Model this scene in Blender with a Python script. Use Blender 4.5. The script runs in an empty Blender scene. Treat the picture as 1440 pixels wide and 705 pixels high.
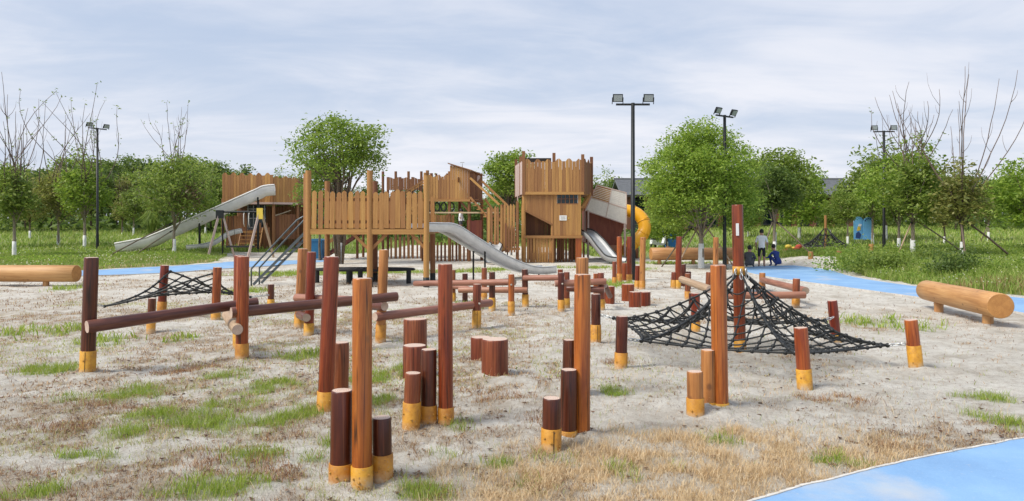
import bpy, bmesh, math, random
import numpy as np
from mathutils import Vector, Matrix, Quaternion

# ------------------------------------------------------------------ camera, sky, sun, exposure
SC = bpy.context.scene
C = SC.collection
F, HY, HC = 1000.0, 325.0, 1.6            # focal length in px of a 1440 px wide picture, horizon row, eye height
cam_d = bpy.data.cameras.new('camera'); cam = bpy.data.objects.new('camera', cam_d); C.objects.link(cam)
cam.location = (0, 0, HC); cam.rotation_euler = (math.radians(90), 0, 0)
cam_d.sensor_width = 36; cam_d.lens = 25.0; cam_d.shift_y = -(352.5 - HY) / 1440
cam_d.clip_end = 3000; cam_d.clip_start = 0.05
SC.camera = cam
SUN_EL, SUN_AZ = math.radians(52), math.radians(243)      # azimuth clockwise from +Y: behind the camera, to the left
W = bpy.data.worlds.new('World'); SC.world = W; W.use_nodes = True
def build_world():
    nt = W.node_tree; n = nt.nodes; l = nt.links; n.clear()
    out = n.new('ShaderNodeOutputWorld'); bg = n.new('ShaderNodeBackground')
    sky = n.new('ShaderNodeTexSky'); sky.sky_type = 'NISHITA'; sky.sun_disc = False
    sky.sun_elevation = SUN_EL; sky.sun_rotation = SUN_AZ; sky.dust_density = 2.0; sky.air_density = 1.2
    tc = n.new('ShaderNodeTexCoord'); sep = n.new('ShaderNodeSeparateXYZ'); l.new(tc.outputs['Generated'], sep.inputs[0])
    def math_(op, a, b=None, c=None):
        m = n.new('ShaderNodeMath'); m.operation = op
        for i, v in enumerate((a, b, c)):
            if v is None: continue
            if isinstance(v, (int, float)): m.inputs[i].default_value = v
            else: l.new(v, m.inputs[i])
        return m.outputs[0]
    zz = math_('ADD', math_('MAXIMUM', sep.outputs[2], 0.0), 0.12)
    px = math_('DIVIDE', sep.outputs[0], zz); py = math_('DIVIDE', sep.outputs[1], zz)
    cmb = n.new('ShaderNodeCombineXYZ'); l.new(px, cmb.inputs[0]); l.new(py, cmb.inputs[1])
    mp = n.new('ShaderNodeMapping'); l.new(cmb.outputs[0], mp.inputs[0])
    mp.inputs['Rotation'].default_value = (0, 0, math.radians(24)); mp.inputs['Scale'].default_value = (0.42, 0.75, 1)
    n1 = n.new('ShaderNodeTexNoise'); n1.inputs['Scale'].default_value = 0.9; n1.inputs['Detail'].default_value = 9; n1.inputs['Roughness'].default_value = 0.55; n1.inputs['Distortion'].default_value = 0.5
    l.new(mp.outputs[0], n1.inputs['Vector'])
    n2 = n.new('ShaderNodeTexNoise'); n2.inputs['Scale'].default_value = 2.6; n2.inputs['Detail'].default_value = 8; n2.inputs['Roughness'].default_value = 0.6; n2.inputs['Distortion'].default_value = 0.9
    l.new(mp.outputs[0], n2.inputs['Vector'])
    fac = math_('ADD', math_('MULTIPLY', n1.outputs[0], 0.7), math_('MULTIPLY', n2.outputs[0], 0.3))
    mr = n.new('ShaderNodeMapRange'); mr.inputs[1].default_value = 0.37; mr.inputs[2].default_value = 0.63; mr.inputs[3].default_value = 0.0; mr.inputs[4].default_value = 1.0
    mr.interpolation_type = 'SMOOTHSTEP'; l.new(fac, mr.inputs[0])
    # thicker veil of cloud towards the horizon, where one looks through more of the layer
    veil = n.new('ShaderNodeMapRange'); l.new(sep.outputs[2], veil.inputs[0]); veil.inputs[1].default_value = 0.0; veil.inputs[2].default_value = 0.36; veil.inputs[3].default_value = 0.45; veil.inputs[4].default_value = 0.0
    cover = math_('MINIMUM', math_('ADD', math_('MULTIPLY', mr.outputs[0], 0.66), veil.outputs[0]), 1.0)
    grey = n.new('ShaderNodeMix'); grey.data_type = 'RGBA'; grey.inputs[0].default_value = 0.8
    l.new(sky.outputs[0], grey.inputs[6]); grey.inputs[7].default_value = (3.7, 4.55, 6.1, 1)      # thin high veil
    cl = n.new('ShaderNodeMix'); cl.data_type = 'RGBA'; l.new(cover, cl.inputs[0]); l.new(grey.outputs[2], cl.inputs[6]); cl.inputs[7].default_value = (6.85, 6.9, 7.35, 1)
    l.new(cl.outputs[2], bg.inputs[0]); bg.inputs[1].default_value = 0.1
    l.new(bg.outputs[0], out.inputs[0])
build_world()
sun_d = bpy.data.lights.new('sun', 'SUN'); sun = bpy.data.objects.new('sun', sun_d); C.objects.link(sun)
sun_d.energy = 3.1; sun_d.angle = math.radians(22); sun_d.color = (1.0, 0.95, 0.87)
_sd = Vector((math.sin(SUN_AZ) * math.cos(SUN_EL), math.cos(SUN_AZ) * math.cos(SUN_EL), math.sin(SUN_EL)))
sun.rotation_euler = _sd.to_track_quat('Z', 'Y').to_euler(); sun.location = _sd * 60
vs = SC.view_settings; vs.view_transform = 'Standard'; vs.look = 'None'; vs.exposure = 0.43; vs.gamma = 1.0; vs.use_curve_mapping = False
SC.cycles.use_denoising = True
SC.cycles.max_bounces = 6

R = random.Random(7)
RN = np.random.default_rng(11)
rad = math.radians

# ------------------------------------------------------------------ materials
MATS = {}
def _nodes(name):
    m = bpy.data.materials.new(name); m.use_nodes = True
    nt = m.node_tree; nt.nodes.clear()
    o = nt.nodes.new('ShaderNodeOutputMaterial'); b = nt.nodes.new('ShaderNodeBsdfPrincipled')
    nt.links.new(b.outputs[0], o.inputs[0]); MATS[name] = m
    return m, nt, nt.nodes, nt.links, b, o
def mixc(n, l, fac, a, b, mode='MIX'):
    m = n.new('ShaderNodeMix'); m.data_type = 'RGBA'; m.blend_type = mode
    for idx, v in ((0, fac), (6, a), (7, b)):
        if isinstance(v, (int, float)): m.inputs[idx].default_value = v
        elif isinstance(v, (tuple, list)): m.inputs[idx].default_value = (*v[:3], 1)
        else: l.new(v, m.inputs[idx])
    return m.outputs[2]
def ramp(n, l, fac, stops):
    r = n.new('ShaderNodeValToRGB'); e = r.color_ramp.elements
    while len(e) < len(stops): e.new(0.5)
    for i, (p, c) in enumerate(stops): e[i].position = p; e[i].color = (*c, 1) if len(c) == 3 else c
    l.new(fac, r.inputs[0]); return r.outputs[0]
def noise(n, l, vec, scale, detail=5, rough=0.55, dist=0.0):
    t = n.new('ShaderNodeTexNoise'); t.inputs['Scale'].default_value = scale; t.inputs['Detail'].default_value = detail
    t.inputs['Roughness'].default_value = rough; t.inputs['Distortion'].default_value = dist
    if vec is not None: l.new(vec, t.inputs['Vector'])
    return t.outputs[0]
def rng(n, l, v, a, b, c, d):
    m = n.new('ShaderNodeMapRange'); l.new(v, m.inputs[0])
    for i, x in enumerate((a, b, c, d)): m.inputs[i + 1].default_value = x
    return m.outputs[0]
def bump(n, l, h, b, strength=0.3, dist=0.01):
    k = n.new('ShaderNodeBump'); k.inputs['Strength'].default_value = strength; k.inputs['Distance'].default_value = dist
    l.new(h, k.inputs['Height']); l.new(k.outputs[0], b.inputs['Normal'])
def objvec(n, l, scale=(1, 1, 1), rnd=37.0):
    tc = n.new('ShaderNodeTexCoord'); oi = n.new('ShaderNodeObjectInfo')
    mul = n.new('ShaderNodeMath'); mul.operation = 'MULTIPLY'; l.new(oi.outputs['Random'], mul.inputs[0]); mul.inputs[1].default_value = rnd
    add = n.new('ShaderNodeVectorMath'); add.operation = 'ADD'; l.new(tc.outputs['Object'], add.inputs[0]); l.new(mul.outputs[0], add.inputs[1])
    mp = n.new('ShaderNodeMapping'); l.new(add.outputs[0], mp.inputs[0]); mp.inputs['Scale'].default_value = scale
    return mp.outputs[0], oi.outputs['Random'], add.outputs[0]
def plain(name, col, rough=0.6, metal=0.0, var=0.12, nscale=6.0, bmp=0.0):
    m, nt, n, l, b, o = _nodes(name)
    v, r, raw = objvec(n, l)
    f = noise(n, l, v, nscale, 6)
    d = tuple(max(0, c * (1 - var)) for c in col); u = tuple(min(1, c * (1 + var)) for c in col)
    c = ramp(n, l, f, [(0.3, d), (0.7, u)])
    l.new(c, b.inputs['Base Color']); b.inputs['Roughness'].default_value = rough; b.inputs['Metallic'].default_value = metal
    if bmp: bump(n, l, f, b, bmp)
    return m
def wood(name, dark, mid, light, rough=0.5, sc=1.0, vary=0.25, streak=0.0, streak_col=(0.5, 0.25, 0.1), crack=0.4, coat=0.0, knots=False, cracks=0.0):
    m, nt, n, l, b, o = _nodes(name)
    v, r, raw = objvec(n, l, (22 * sc, 22 * sc, 1.1 * sc))
    f = noise(n, l, v, 1.6, 7, 0.62, 0.6)
    c = ramp(n, l, f, [(0.22, dark), (0.5, mid), (0.78, light)])
    v2, _, _ = objvec(n, l, (5 * sc, 5 * sc, 0.8 * sc), 91.0)
    f2 = noise(n, l, v2, 1.3, 4, 0.6, 0.3)
    c = mixc(n, l, rng(n, l, f2, 0.48, 0.70, 0, 0.6), c, light); c = mixc(n, l, rng(n, l, f2, 0.44, 0.30, 0, 0.7), c, dark)
    if streak:
        v3, _, _ = objvec(n, l, (60 * sc, 60 * sc, 1.3 * sc), 53.0)
        f3 = noise(n, l, v3, 1.0, 5, 0.6, 1.0)
        c = mixc(n, l, rng(n, l, f3, 0.60, 0.70, 0, streak), c, streak_col)
    if cracks:      # drying cracks along the grain
        v4, _, _ = objvec(n, l, (26 * sc, 26 * sc, 0.55 * sc), 71.0)
        vo = n.new('ShaderNodeTexVoronoi'); vo.feature = 'DISTANCE_TO_EDGE'; vo.inputs['Scale'].default_value = 0.9; l.new(v4, vo.inputs['Vector'])
        gate = noise(n, l, v2, 2.2, 3); mm = n.new('ShaderNodeMath'); mm.operation = 'MULTIPLY'
        l.new(rng(n, l, vo.outputs['Distance'], 0.0, 0.065, cracks, 0), mm.inputs[0]); l.new(rng(n, l, gate, 0.45, 0.55, 0, 1), mm.inputs[1])
        c = mixc(n, l, mm.outputs[0], c, (0.012, 0.006, 0.004))
    if knots:
        v5, _, _ = objvec(n, l, (1.0, 1.0, 0.75), 29.0)
        vk = n.new('ShaderNodeTexVoronoi'); vk.inputs['Scale'].default_value = 4.2; l.new(v5, vk.inputs['Vector'])
        c = mixc(n, l, rng(n, l, vk.outputs['Distance'], 0.06, 0.13, 0.8, 0), c, (0.16, 0.065, 0.025))
    br = rng(n, l, r, 0, 1, 1 - vary, 1 + vary)
    hs = n.new('ShaderNodeHueSaturation'); l.new(c, hs.inputs['Color']); l.new(br, hs.inputs['Value'])
    l.new(rng(n, l, r, 0, 1, 0.493, 0.508), hs.inputs['Hue'])
    l.new(hs.outputs[0], b.inputs['Base Color']); b.inputs['Roughness'].default_value = rough
    if coat: b.inputs['Coat Weight'].default_value = coat; b.inputs['Coat Roughness'].default_value = 0.3
    bump(n, l, f, b, crack, 0.004)
    return m
# stained posts, from dark red to orange
wood('stain_dark', (0.024, 0.006, 0.004), (0.068, 0.014, 0.007), (0.15, 0.034, 0.013), 0.33, streak=0.5, streak_col=(0.32, 0.11, 0.04), vary=0.14, cracks=0.85, knots=False)
wood('stain_red', (0.085, 0.013, 0.005), (0.19, 0.030, 0.009), (0.31, 0.062, 0.016), 0.33, streak=0.4, streak_col=(0.4, 0.14, 0.05), vary=0.14, cracks=0.85, knots=False)
wood('stain_orange', (0.13, 0.022, 0.006), (0.33, 0.078, 0.015), (0.50, 0.155, 0.028), 0.33, streak=0.5, streak_col=(0.10, 0.02, 0.01), vary=0.12, cracks=0.85, knots=True)
wood('stain_brown', (0.09, 0.020, 0.009), (0.19, 0.045, 0.017), (0.33, 0.10, 0.036), 0.42, streak=0.5, streak_col=(0.4, 0.2, 0.1), vary=0.14, cracks=0.85, knots=True)
wood('stain_honey', (0.22, 0.07, 0.018), (0.40, 0.16, 0.042), (0.52, 0.24, 0.07), 0.5, streak=0.3, streak_col=(0.14, 0.05, 0.02), vary=0.12, cracks=0.85, knots=True)
wood('beam_faded', (0.16, 0.06, 0.035), (0.29, 0.12, 0.075), (0.45, 0.23, 0.15), 0.5, streak=0.35, streak_col=(0.12, 0.04, 0.025), vary=0.15)
wood('beam_weathered', (0.30, 0.20, 0.12), (0.44, 0.31, 0.19), (0.56, 0.43, 0.29), 0.65, streak=0.3, streak_col=(0.2, 0.12, 0.07))
wood('pine_log', (0.27, 0.11, 0.035), (0.46, 0.225, 0.082), (0.58, 0.33, 0.14), 0.55, sc=0.6, vary=0.05, streak=0.5, streak_col=(0.24, 0.10, 0.04), crack=0.6, knots=True)
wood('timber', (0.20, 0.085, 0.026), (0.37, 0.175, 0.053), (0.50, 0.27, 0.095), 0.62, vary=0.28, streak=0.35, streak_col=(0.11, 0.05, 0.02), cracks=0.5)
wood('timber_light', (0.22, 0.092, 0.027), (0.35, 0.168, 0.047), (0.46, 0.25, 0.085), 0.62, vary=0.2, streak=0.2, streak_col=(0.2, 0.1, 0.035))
wood('timber_brown', (0.12, 0.045, 0.018), (0.20, 0.08, 0.03), (0.29, 0.13, 0.05), 0.65, vary=0.2, streak=0.2, streak_col=(0.07, 0.03, 0.015))
wood('timber_red', (0.10, 0.02, 0.012), (0.16, 0.035, 0.018), (0.22, 0.06, 0.03), 0.6, vary=0.15)
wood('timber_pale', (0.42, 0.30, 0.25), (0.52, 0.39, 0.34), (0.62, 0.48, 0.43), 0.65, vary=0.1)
wood('pole_grey', (0.10, 0.08, 0.055), (0.19, 0.15, 0.10), (0.30, 0.25, 0.18), 0.8, vary=0.2)
def endgrain(name, a, bcol):
    m, nt, n, l, b, o = _nodes(name)
    tc = n.new('ShaderNodeTexCoord'); w = n.new('ShaderNodeTexWave'); w.wave_type = 'RINGS'; w.rings_direction = 'Z'
    w.inputs['Scale'].default_value = 22; w.inputs['Distortion'].default_value = 2.5; w.inputs['Detail'].default_value = 3
    l.new(tc.outputs['Object'], w.inputs['Vector'])
    f = noise(n, l, tc.outputs['Object'], 9, 6, 0.65)
    c = mixc(n, l, 0.4, ramp(n, l, w.outputs[1], [(0.2, a), (0.8, bcol)]), ramp(n, l, f, [(0.35, a), (0.65, bcol)]))
    l.new(c, b.inputs['Base Color']); b.inputs['Roughness'].default_value = 0.75
endgrain('end_pale', (0.40, 0.27, 0.20), (0.66, 0.52, 0.43))
endgrain('end_log', (0.26, 0.10, 0.025), (0.58, 0.29, 0.085))
endgrain('end_grey', (0.24, 0.18, 0.13), (0.42, 0.33, 0.25))
def yellow_paint():
    m, nt, n, l, b, o = _nodes('yellow_paint')
    v, r, raw = objvec(n, l)
    f = noise(n, l, v, 14, 7, 0.65); g = noise(n, l, v, 60, 3)
    c = ramp(n, l, f, [(0.3, (0.36, 0.145, 0.014)), (0.5, (0.54, 0.245, 0.02)), (0.75, (0.66, 0.335, 0.04))])
    dirt = mixc(n, l, rng(n, l, g, 0.60, 0.72, 0, 0.5), c, (0.34, 0.26, 0.17))
    h_ = noise(n, l, v, 32, 6, 0.7, .5); dirt = mixc(n, l, rng(n, l, h_, 0.62, 0.66, 0, 0.85), dirt, (0.12, 0.05, 0.02))      # chipped paint
    hs = n.new('ShaderNodeHueSaturation'); l.new(dirt, hs.inputs['Color']); l.new(rng(n, l, r, 0, 1, .8, 1.12), hs.inputs['Value']); l.new(rng(n, l, r, 0, 1, .49, .51), hs.inputs['Hue']); dirt = hs.outputs[0]
    sep = n.new('ShaderNodeSeparateXYZ'); tc = n.new('ShaderNodeTexCoord'); l.new(tc.outputs['Object'], sep.inputs[0])
    m2 = n.new('ShaderNodeMath'); m2.operation = 'MULTIPLY'; l.new(rng(n, l, sep.outputs[2], 0.0, 0.07, 1, 0), m2.inputs[0]); l.new(rng(n, l, f, 0.35, 0.6, 0, 1), m2.inputs[1])
    dirt = mixc(n, l, m2.outputs[0], dirt, (0.40, 0.33, 0.25))      # sand splashed on the foot of the sleeve
    l.new(dirt, b.inputs['Base Color']); b.inputs['Roughness'].default_value = 0.5; bump(n, l, f, b, 0.12, 0.004)
yellow_paint()
plain('bolt_steel', (0.50, 0.46, 0.40), 0.35, 0.7, 0.2, 20)
plain('bolt_brass', (0.50, 0.26, 0.05), 0.4, 0.35, 0.2, 20)
plain('rope', (0.012, 0.014, 0.014), 0.55, 0, 0.4, 80, 0.3)
plain('shackle', (0.55, 0.57, 0.57), 0.35, 0.8, 0.2, 30)
plain('steel', (0.66, 0.67, 0.68), 0.42, 0.45, 0.12, 3)
plain('steel_dull', (0.42, 0.43, 0.43), 0.55, 0.35, 0.15, 2)
plain('black_metal', (0.014, 0.016, 0.016), 0.45, 0.3, 0.3, 8)
plain('ladder_steel', (0.10, 0.12, 0.13), 0.35, 0.6, 0.2, 6)
plain('black_rubber', (0.02, 0.02, 0.021), 0.8, 0, 0.3, 10)
plain('grey_rubber', (0.12, 0.13, 0.14), 0.8, 0, 0.3, 6)
plain('lamp_glass', (0.32, 0.36, 0.36), 0.15, 0.0, 0.1)
plain('yellow_plastic', (0.75, 0.36, 0.012), 0.35, 0, 0.06, 2)
plain('slide_concrete', (0.74, 0.72, 0.69), 0.7, 0, 0.14, 1.4, 0.1)
plain('bin_blue', (0.03, 0.16, 0.45), 0.5, 0, 0.1)
plain('bin_teal', (0.02, 0.13, 0.24), 0.5, 0, 0.1)
plain('sign_blue', (0.16, 0.44, 0.78), 0.5, 0, 0.06)
plain('sign_dark', (0.02, 0.05, 0.20), 0.5)
plain('sign_yellow', (0.70, 0.50, 0.06), 0.5)
plain('paper_white', (0.78, 0.78, 0.76), 0.6, 0, 0.04)
plain('print_grey', (0.3, 0.28, 0.27), 0.6)
plain('print_red', (0.45, 0.12, 0.06), 0.6)
plain('lattice_white', (0.76, 0.72, 0.66), 0.65, 0, 0.1, 8)
plain('roof_tile', (0.19, 0.20, 0.215), 0.75, 0, 0.18, 2)
plain('dark_interior', (0.03, 0.022, 0.016), 0.8, 0, 0.3)
plain('window_dark', (0.018, 0.035, 0.04), 0.12, 0, 0.3)
plain('pillar_brown', (0.15, 0.058, 0.032), 0.7, 0, 0.15)
plain('wall_grey', (0.13, 0.135, 0.14), 0.8, 0, 0.15)
plain('lime_wash', (0.80, 0.80, 0.78), 0.85, 0, 0.09, 5)
plain('bark', (0.13, 0.095, 0.065), 0.9, 0, 0.4, 14, 0.5)
plain('bark_pale', (0.27, 0.225, 0.17), 0.9, 0, 0.3, 14, 0.5)
plain('twig', (0.15, 0.105, 0.085), 0.85, 0, 0.25, 10)
plain('stone', (0.36, 0.33, 0.30), 0.9, 0, 0.2, 12, 0.4)
plain('skin', (0.45, 0.25, 0.17), 0.6, 0, 0.05)
plain('hair_black', (0.012, 0.010, 0.009), 0.6)
plain('shirt_white', (0.78, 0.78, 0.78), 0.8, 0, 0.04)
plain('cloth_black', (0.02, 0.02, 0.025), 0.85)
plain('cloth_blue', (0.02, 0.045, 0.20), 0.85)
plain('cloth_grey', (0.09, 0.09, 0.10), 0.85)
plain('cloth_red', (0.45, 0.07, 0.04), 0.8)
plain('edge_concrete', (0.56, 0.53, 0.48), 0.85, 0, 0.2, 9, 0.3)
def leafmat(name, cols, trans=0.35, rough=0.55):
    m, nt, n, l, b, o = _nodes(name)
    g = n.new('ShaderNodeNewGeometry')
    oi = n.new('ShaderNodeObjectInfo')
    k = len(cols)
    c = ramp(n, l, g.outputs['Random Per Island'], [(i / (k - 1), cc) for i, cc in enumerate(cols)])
    hs = n.new('ShaderNodeHueSaturation'); l.new(c, hs.inputs['Color']); l.new(rng(n, l, oi.outputs['Random'], 0, 1, 0.88, 1.12), hs.inputs['Value'])
    l.new(hs.outputs[0], b.inputs['Base Color']); b.inputs['Roughness'].default_value = rough
    t = n.new('ShaderNodeBsdfTranslucent'); l.new(hs.outputs[0], t.inputs[0])
    mx = n.new('ShaderNodeMixShader'); mx.inputs[0].default_value = trans
    l.new(b.outputs[0], mx.inputs[1]); l.new(t.outputs[0], mx.inputs[2]); l.new(mx.outputs[0], o.inputs[0])
leafmat('leaf_bright', [(0.148, 0.247, 0.030), (0.245, 0.366, 0.046), (0.373, 0.477, 0.076)], 0.5)
leafmat('leaf_mid', [(0.128, 0.206, 0.034), (0.216, 0.302, 0.053), (0.333, 0.398, 0.083)], 0.5)
leafmat('leaf_olive', [(0.177, 0.218, 0.048), (0.273, 0.296, 0.071), (0.387, 0.359, 0.110)], 0.5)
leafmat('leaf_dark', [(0.072, 0.124, 0.028), (0.117, 0.183, 0.037), (0.177, 0.247, 0.048)], 0.5)
leafmat('leaf_yellow', [(0.158, 0.238, 0.033), (0.224, 0.317, 0.046), (0.277, 0.356, 0.066)], 0.42)
leafmat('leaf_pink', [(0.25, 0.13, 0.09), (0.16, 0.15, 0.05), (0.3, 0.2, 0.13)])
leafmat('grass_green', [(0.19, 0.30, 0.025), (0.30, 0.42, 0.04), (0.44, 0.49, 0.10), (0.25, 0.38, 0.035)], 0.4)
leafmat('grass_meadow', [(0.15, 0.25, 0.03), (0.23, 0.34, 0.05), (0.32, 0.40, 0.08), (0.42, 0.43, 0.15)], 0.4)
leafmat('grass_straw', [(0.60, 0.40, 0.19), (0.74, 0.55, 0.31), (0.82, 0.68, 0.44), (0.52, 0.31, 0.13)], 0.25)
leafmat('grass_brown', [(0.15, 0.065, 0.03), (0.30, 0.16, 0.075), (0.46, 0.30, 0.15), (0.60, 0.45, 0.26)], 0.2)
leafmat('petal', [(0.7, 0.7, 0.62), (0.75, 0.7, 0.4)], 0.3)

# ------------------------------------------------------------------ places: picture row/column on the ground -> metres
def _hash(ix, iy, seed):
    h = (ix * 374761393 + iy * 668265263 + seed * 974711) & 0xFFFFFFFF
    h = ((h ^ (h >> 13)) * 1274126177) & 0xFFFFFFFF
    return ((h ^ (h >> 16)) & 0xFFFF) / 65535.0
def vnoise(x, y, seed=0):
    x = np.asarray(x, float); y = np.asarray(y, float)
    ix = np.floor(x).astype(np.int64); iy = np.floor(y).astype(np.int64); fx = x - ix; fy = y - iy
    fx = fx * fx * (3 - 2 * fx); fy = fy * fy * (3 - 2 * fy)
    a = _hash(ix, iy, seed); b = _hash(ix + 1, iy, seed); c = _hash(ix, iy + 1, seed); d = _hash(ix + 1, iy + 1, seed)
    return (a + (b - a) * fx) * (1 - fy) + (c + (d - c) * fx) * fy
def fbm(x, y, scale, seed=0, octv=4):
    s = 0; a = 0.5; t = 0
    for k in range(octv):
        s = s + a * vnoise(np.asarray(x) / scale * 2 ** k + 17.3 * k, np.asarray(y) / scale * 2 ** k + 5.1 * k, seed + k); t += a; a *= 0.5
    return s / t
def sstep(t):
    t = np.clip(t, 0, 1); return t * t * (3 - 2 * t)
def inpoly(x, y, poly):
    x = np.asarray(x, float); y = np.asarray(y, float); ins = np.zeros(np.broadcast(x, y).shape, bool)
    n = len(poly)
    for i in range(n):
        x1, y1 = poly[i]; x2, y2 = poly[(i + 1) % n]
        if y1 == y2: continue
        cond = ((y1 > y) != (y2 > y)) & (x < (x2 - x1) * (y - y1) / (y2 - y1) + x1)
        ins ^= cond
    return ins
def smooth_poly(pts, k=6):
    out = []; n = len(pts)
    for i in range(n):
        p0, p1, p2, p3 = (np.array(pts[(i + j - 1) % n], float) for j in range(4))
        for s in range(k):
            t = s / k
            out.append(tuple(0.5 * ((2 * p1) + (-p0 + p2) * t + (2 * p0 - 5 * p1 + 4 * p2 - p3) * t * t + (-p0 + 3 * p1 - 3 * p2 + p3) * t ** 3)))
    return out
def hmacro(x, y):
    """slow relief: flat sand pit, banks of meadow behind it"""
    x = np.asarray(x, float); y = np.asarray(y, float)
    side = 0.35 + 0.65 * np.maximum(sstep((-x - 8) / 10.0), sstep((x - 12) / 10.0))
    ramp_ = 2.0 * sstep((y - 30) / 55.0) * side
    bank = 0.34 * sstep((x - 12.4) / 2.2) * sstep((y - 8) / 6.0)
    lbank = 0.12 * sstep((-x - 15.5) / 2.5) * sstep((y - 30) / 3.0)
    return ramp_ + bank + lbank
def gp(px, py):
    """where the ray through a picture point meets the slow relief"""
    dx = (px - 720) / F; dz = (HY - py) / F; Y = 2.0
    while Y < 300:
        if HC + dz * Y <= float(hmacro(dx * Y, Y)): break
        Y += 0.05 if Y < 40 else 0.2
    return Vector((dx * Y, Y, float(hmacro(dx * Y, Y))))
def pt(px, py, Y): return Vector(((px - 720) / F * Y, Y, HC + (HY - py) / F * Y))
def on(x, y): return Vector((x, y, float(hmacro(x, y))))

PATH_R = smooth_poly([(-2.2, 2.05), (-1.0, 2.76), (0.2, 3.48), (1.43, 4.20), (2.28, 4.68), (3.0, 5.04), (4.0, 5.48), (5.3, 6.0), (7.3, 7.2), (8.7, 9.0), (9.4, 11.0), (9.9, 13.7), (9.75, 17.2),
                      (9.2, 22.0), (8.9, 25.0), (9.3, 28.6), (10.6, 31.5), (13.0, 32.8), (14.8, 33.2), (13.7, 31.0), (12.9, 28.6), (11.8, 24.4), (11.6, 20.5), (12.1, 16.8), (12.2, 13.4), (11.6, 9.8), (10.0, 6.4), (7.6, 4.6), (5.0, 2.6), (2.0, 0.8), (-2.0, 0.5)])
PATH_L = smooth_poly([(-40, 26.0), (-24, 27.6), (-17.6, 28.4), (-16.2, 30.6), (-15.2, 32.8), (-14.6, 35.4), (-15.3, 38.5), (-16.6, 42.6), (-13, 44.2), (-10.2, 43.6), (-9.2, 39.2), (-10.6, 33.5), (-12.2, 29.8),
                      (-13.5, 26.6), (-16.6, 24.6), (-22, 23.5), (-40, 22.6)])
MEADOW_L = [(-300, 26.8), (-40, 26.6), (-24, 28.2), (-17.8, 29.0), (-16.6, 30.9), (-15.6, 33.0), (-15.0, 35.5), (-15.8, 38.8), (-17.2, 43.2), (-13, 45), (-9.8, 45), (-8.6, 60), (-3, 60), (3, 56), (5, 42), (9, 38.5), (13, 36.5), (16, 34.2), (14.3, 31.2),
            (13.4, 28.6), (12.3, 24.4), (12.1, 20.5), (12.6, 16.8), (12.7, 13.4), (12.1, 9.6), (10.4, 6.1), (12, 4), (60, -5), (300, -5), (300, 700), (-300, 700)]
# soft green tufts lying about on the sand: picture centre and half sizes
GREEN_PX = [(155, 557, 78, 17), (275, 597, 75, 22), (380, 543, 42, 12), (405, 590, 52, 20), (245, 690, 60, 24), (330, 690, 70, 18), (738, 686, 42, 15), (880, 668, 28, 18), (768, 647, 46, 11), (1020, 618, 46, 12), (866, 548, 28, 9),
            (1250, 458, 75, 12), (100, 406, 28, 5), (55, 466, 70, 10), (320, 527, 40, 9), (540, 565, 35, 10), (256, 477, 24, 6), (575, 520, 30, 12), (1165, 642, 38, 14), (1215, 655, 32, 9), (1420, 600, 40, 18), (660, 430, 30, 6), (180, 610, 60, 12), (60, 690, 60, 16), (480, 620, 40, 12), (600, 690, 50, 12), (210, 585, 40, 10), (330, 570, 50, 10), (120, 640, 50, 10), (350, 640, 60, 14), (520, 530, 40, 10), (70, 520, 50, 9), (640, 600, 30, 9), (430, 500, 40, 8), (150, 480, 50, 7), (1390, 560, 40, 12),
            (700, 655, 30, 8), (620, 640, 30, 8), (345, 410, 40, 5), (860, 400, 40, 5), (950, 660, 20, 8), (440, 640, 36, 10)]
LUSH = [(-5.6, 27.6, 3.1, 1.5), (-8.6, 26.4, 2.3, 1.3), (-2.2, 27.8, 1.9, 0.9), (-0.2, 29.5, 1.9, 0.9), (3.4, 31.0, 1.6, 0.9), (-11.6, 38.0, 2.6, 1.0), (7.6, 35.0, 2.6, 1.2), (5.0, 29.6, 1.2, 0.7)]
STRAW = [(-0.35, 4.1), (-0.25, 4.75), (0.05, 5.05), (0.65, 5.35), (1.35, 5.75), (2.0, 5.75), (2.5, 5.55), (3.1, 5.35), (2.3, 4.72), (1.45, 4.2), (0.7, 3.2), (-0.5, 3.2)]
BROWN_PX = [(300, 652, 95, 26), (95, 602, 55, 13), (150, 572, 60, 8), (470, 650, 60, 18), (700, 562, 50, 14), (640, 545, 40, 10), (760, 590, 40, 10), (1180, 562, 60, 9), (610, 690, 60, 12), (390, 668, 50, 16), (400, 612, 45, 12), (60, 668, 45, 16), (870, 510, 40, 7), (1130, 500, 60, 7), (250, 520, 70, 9), (1250, 625, 60, 9)]
_brn = []
for (a, b, w, h) in BROWN_PX:
    c = gp(a, b); n_ = gp(a, b + h); f_ = gp(a, b - h); _brn.append((c.x, (n_.y + f_.y) / 2, w / F * c.y, max(.1, (f_.y - n_.y) / 2)))
def m_tuft(x, y):
    g = np.zeros(np.broadcast(x, y).shape); wob = fbm(x, y, .4, 205) * .9
    for (cx, cy, rx, ry) in _brn: g = np.maximum(g, sstep((1.6 - np.sqrt(((x - cx) / rx) ** 2 + ((y - cy) / ry) ** 2) - wob * 1.3) / .6))
    return g * (.15 + .85 * sstep((fbm(x, y, .15, 206, 3) - .4) / .18))
_ell = []
for (a, b, w, h) in GREEN_PX:
    c = gp(a, b); n_ = gp(a, b + h); f_ = gp(a, b - h)
    _ell.append((c.x, (n_.y + f_.y) / 2, w / F * c.y, max(0.10, (f_.y - n_.y) / 2)))
def m_green(x, y):
    g = np.zeros(np.broadcast(x, y).shape)
    wob = fbm(x, y, 0.35, 5) * 0.9
    for (cx, cy, rx, ry) in _ell + LUSH:
        d = np.sqrt(((x - cx) / rx) ** 2 + ((y - cy) / ry) ** 2)
        g = np.maximum(g, sstep((1.68 - d - wob * 1.35) / 0.75))
    return g * (.2 + .8 * sstep((fbm(x, y, .2, 78, 3) - .40) / .2))
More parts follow.
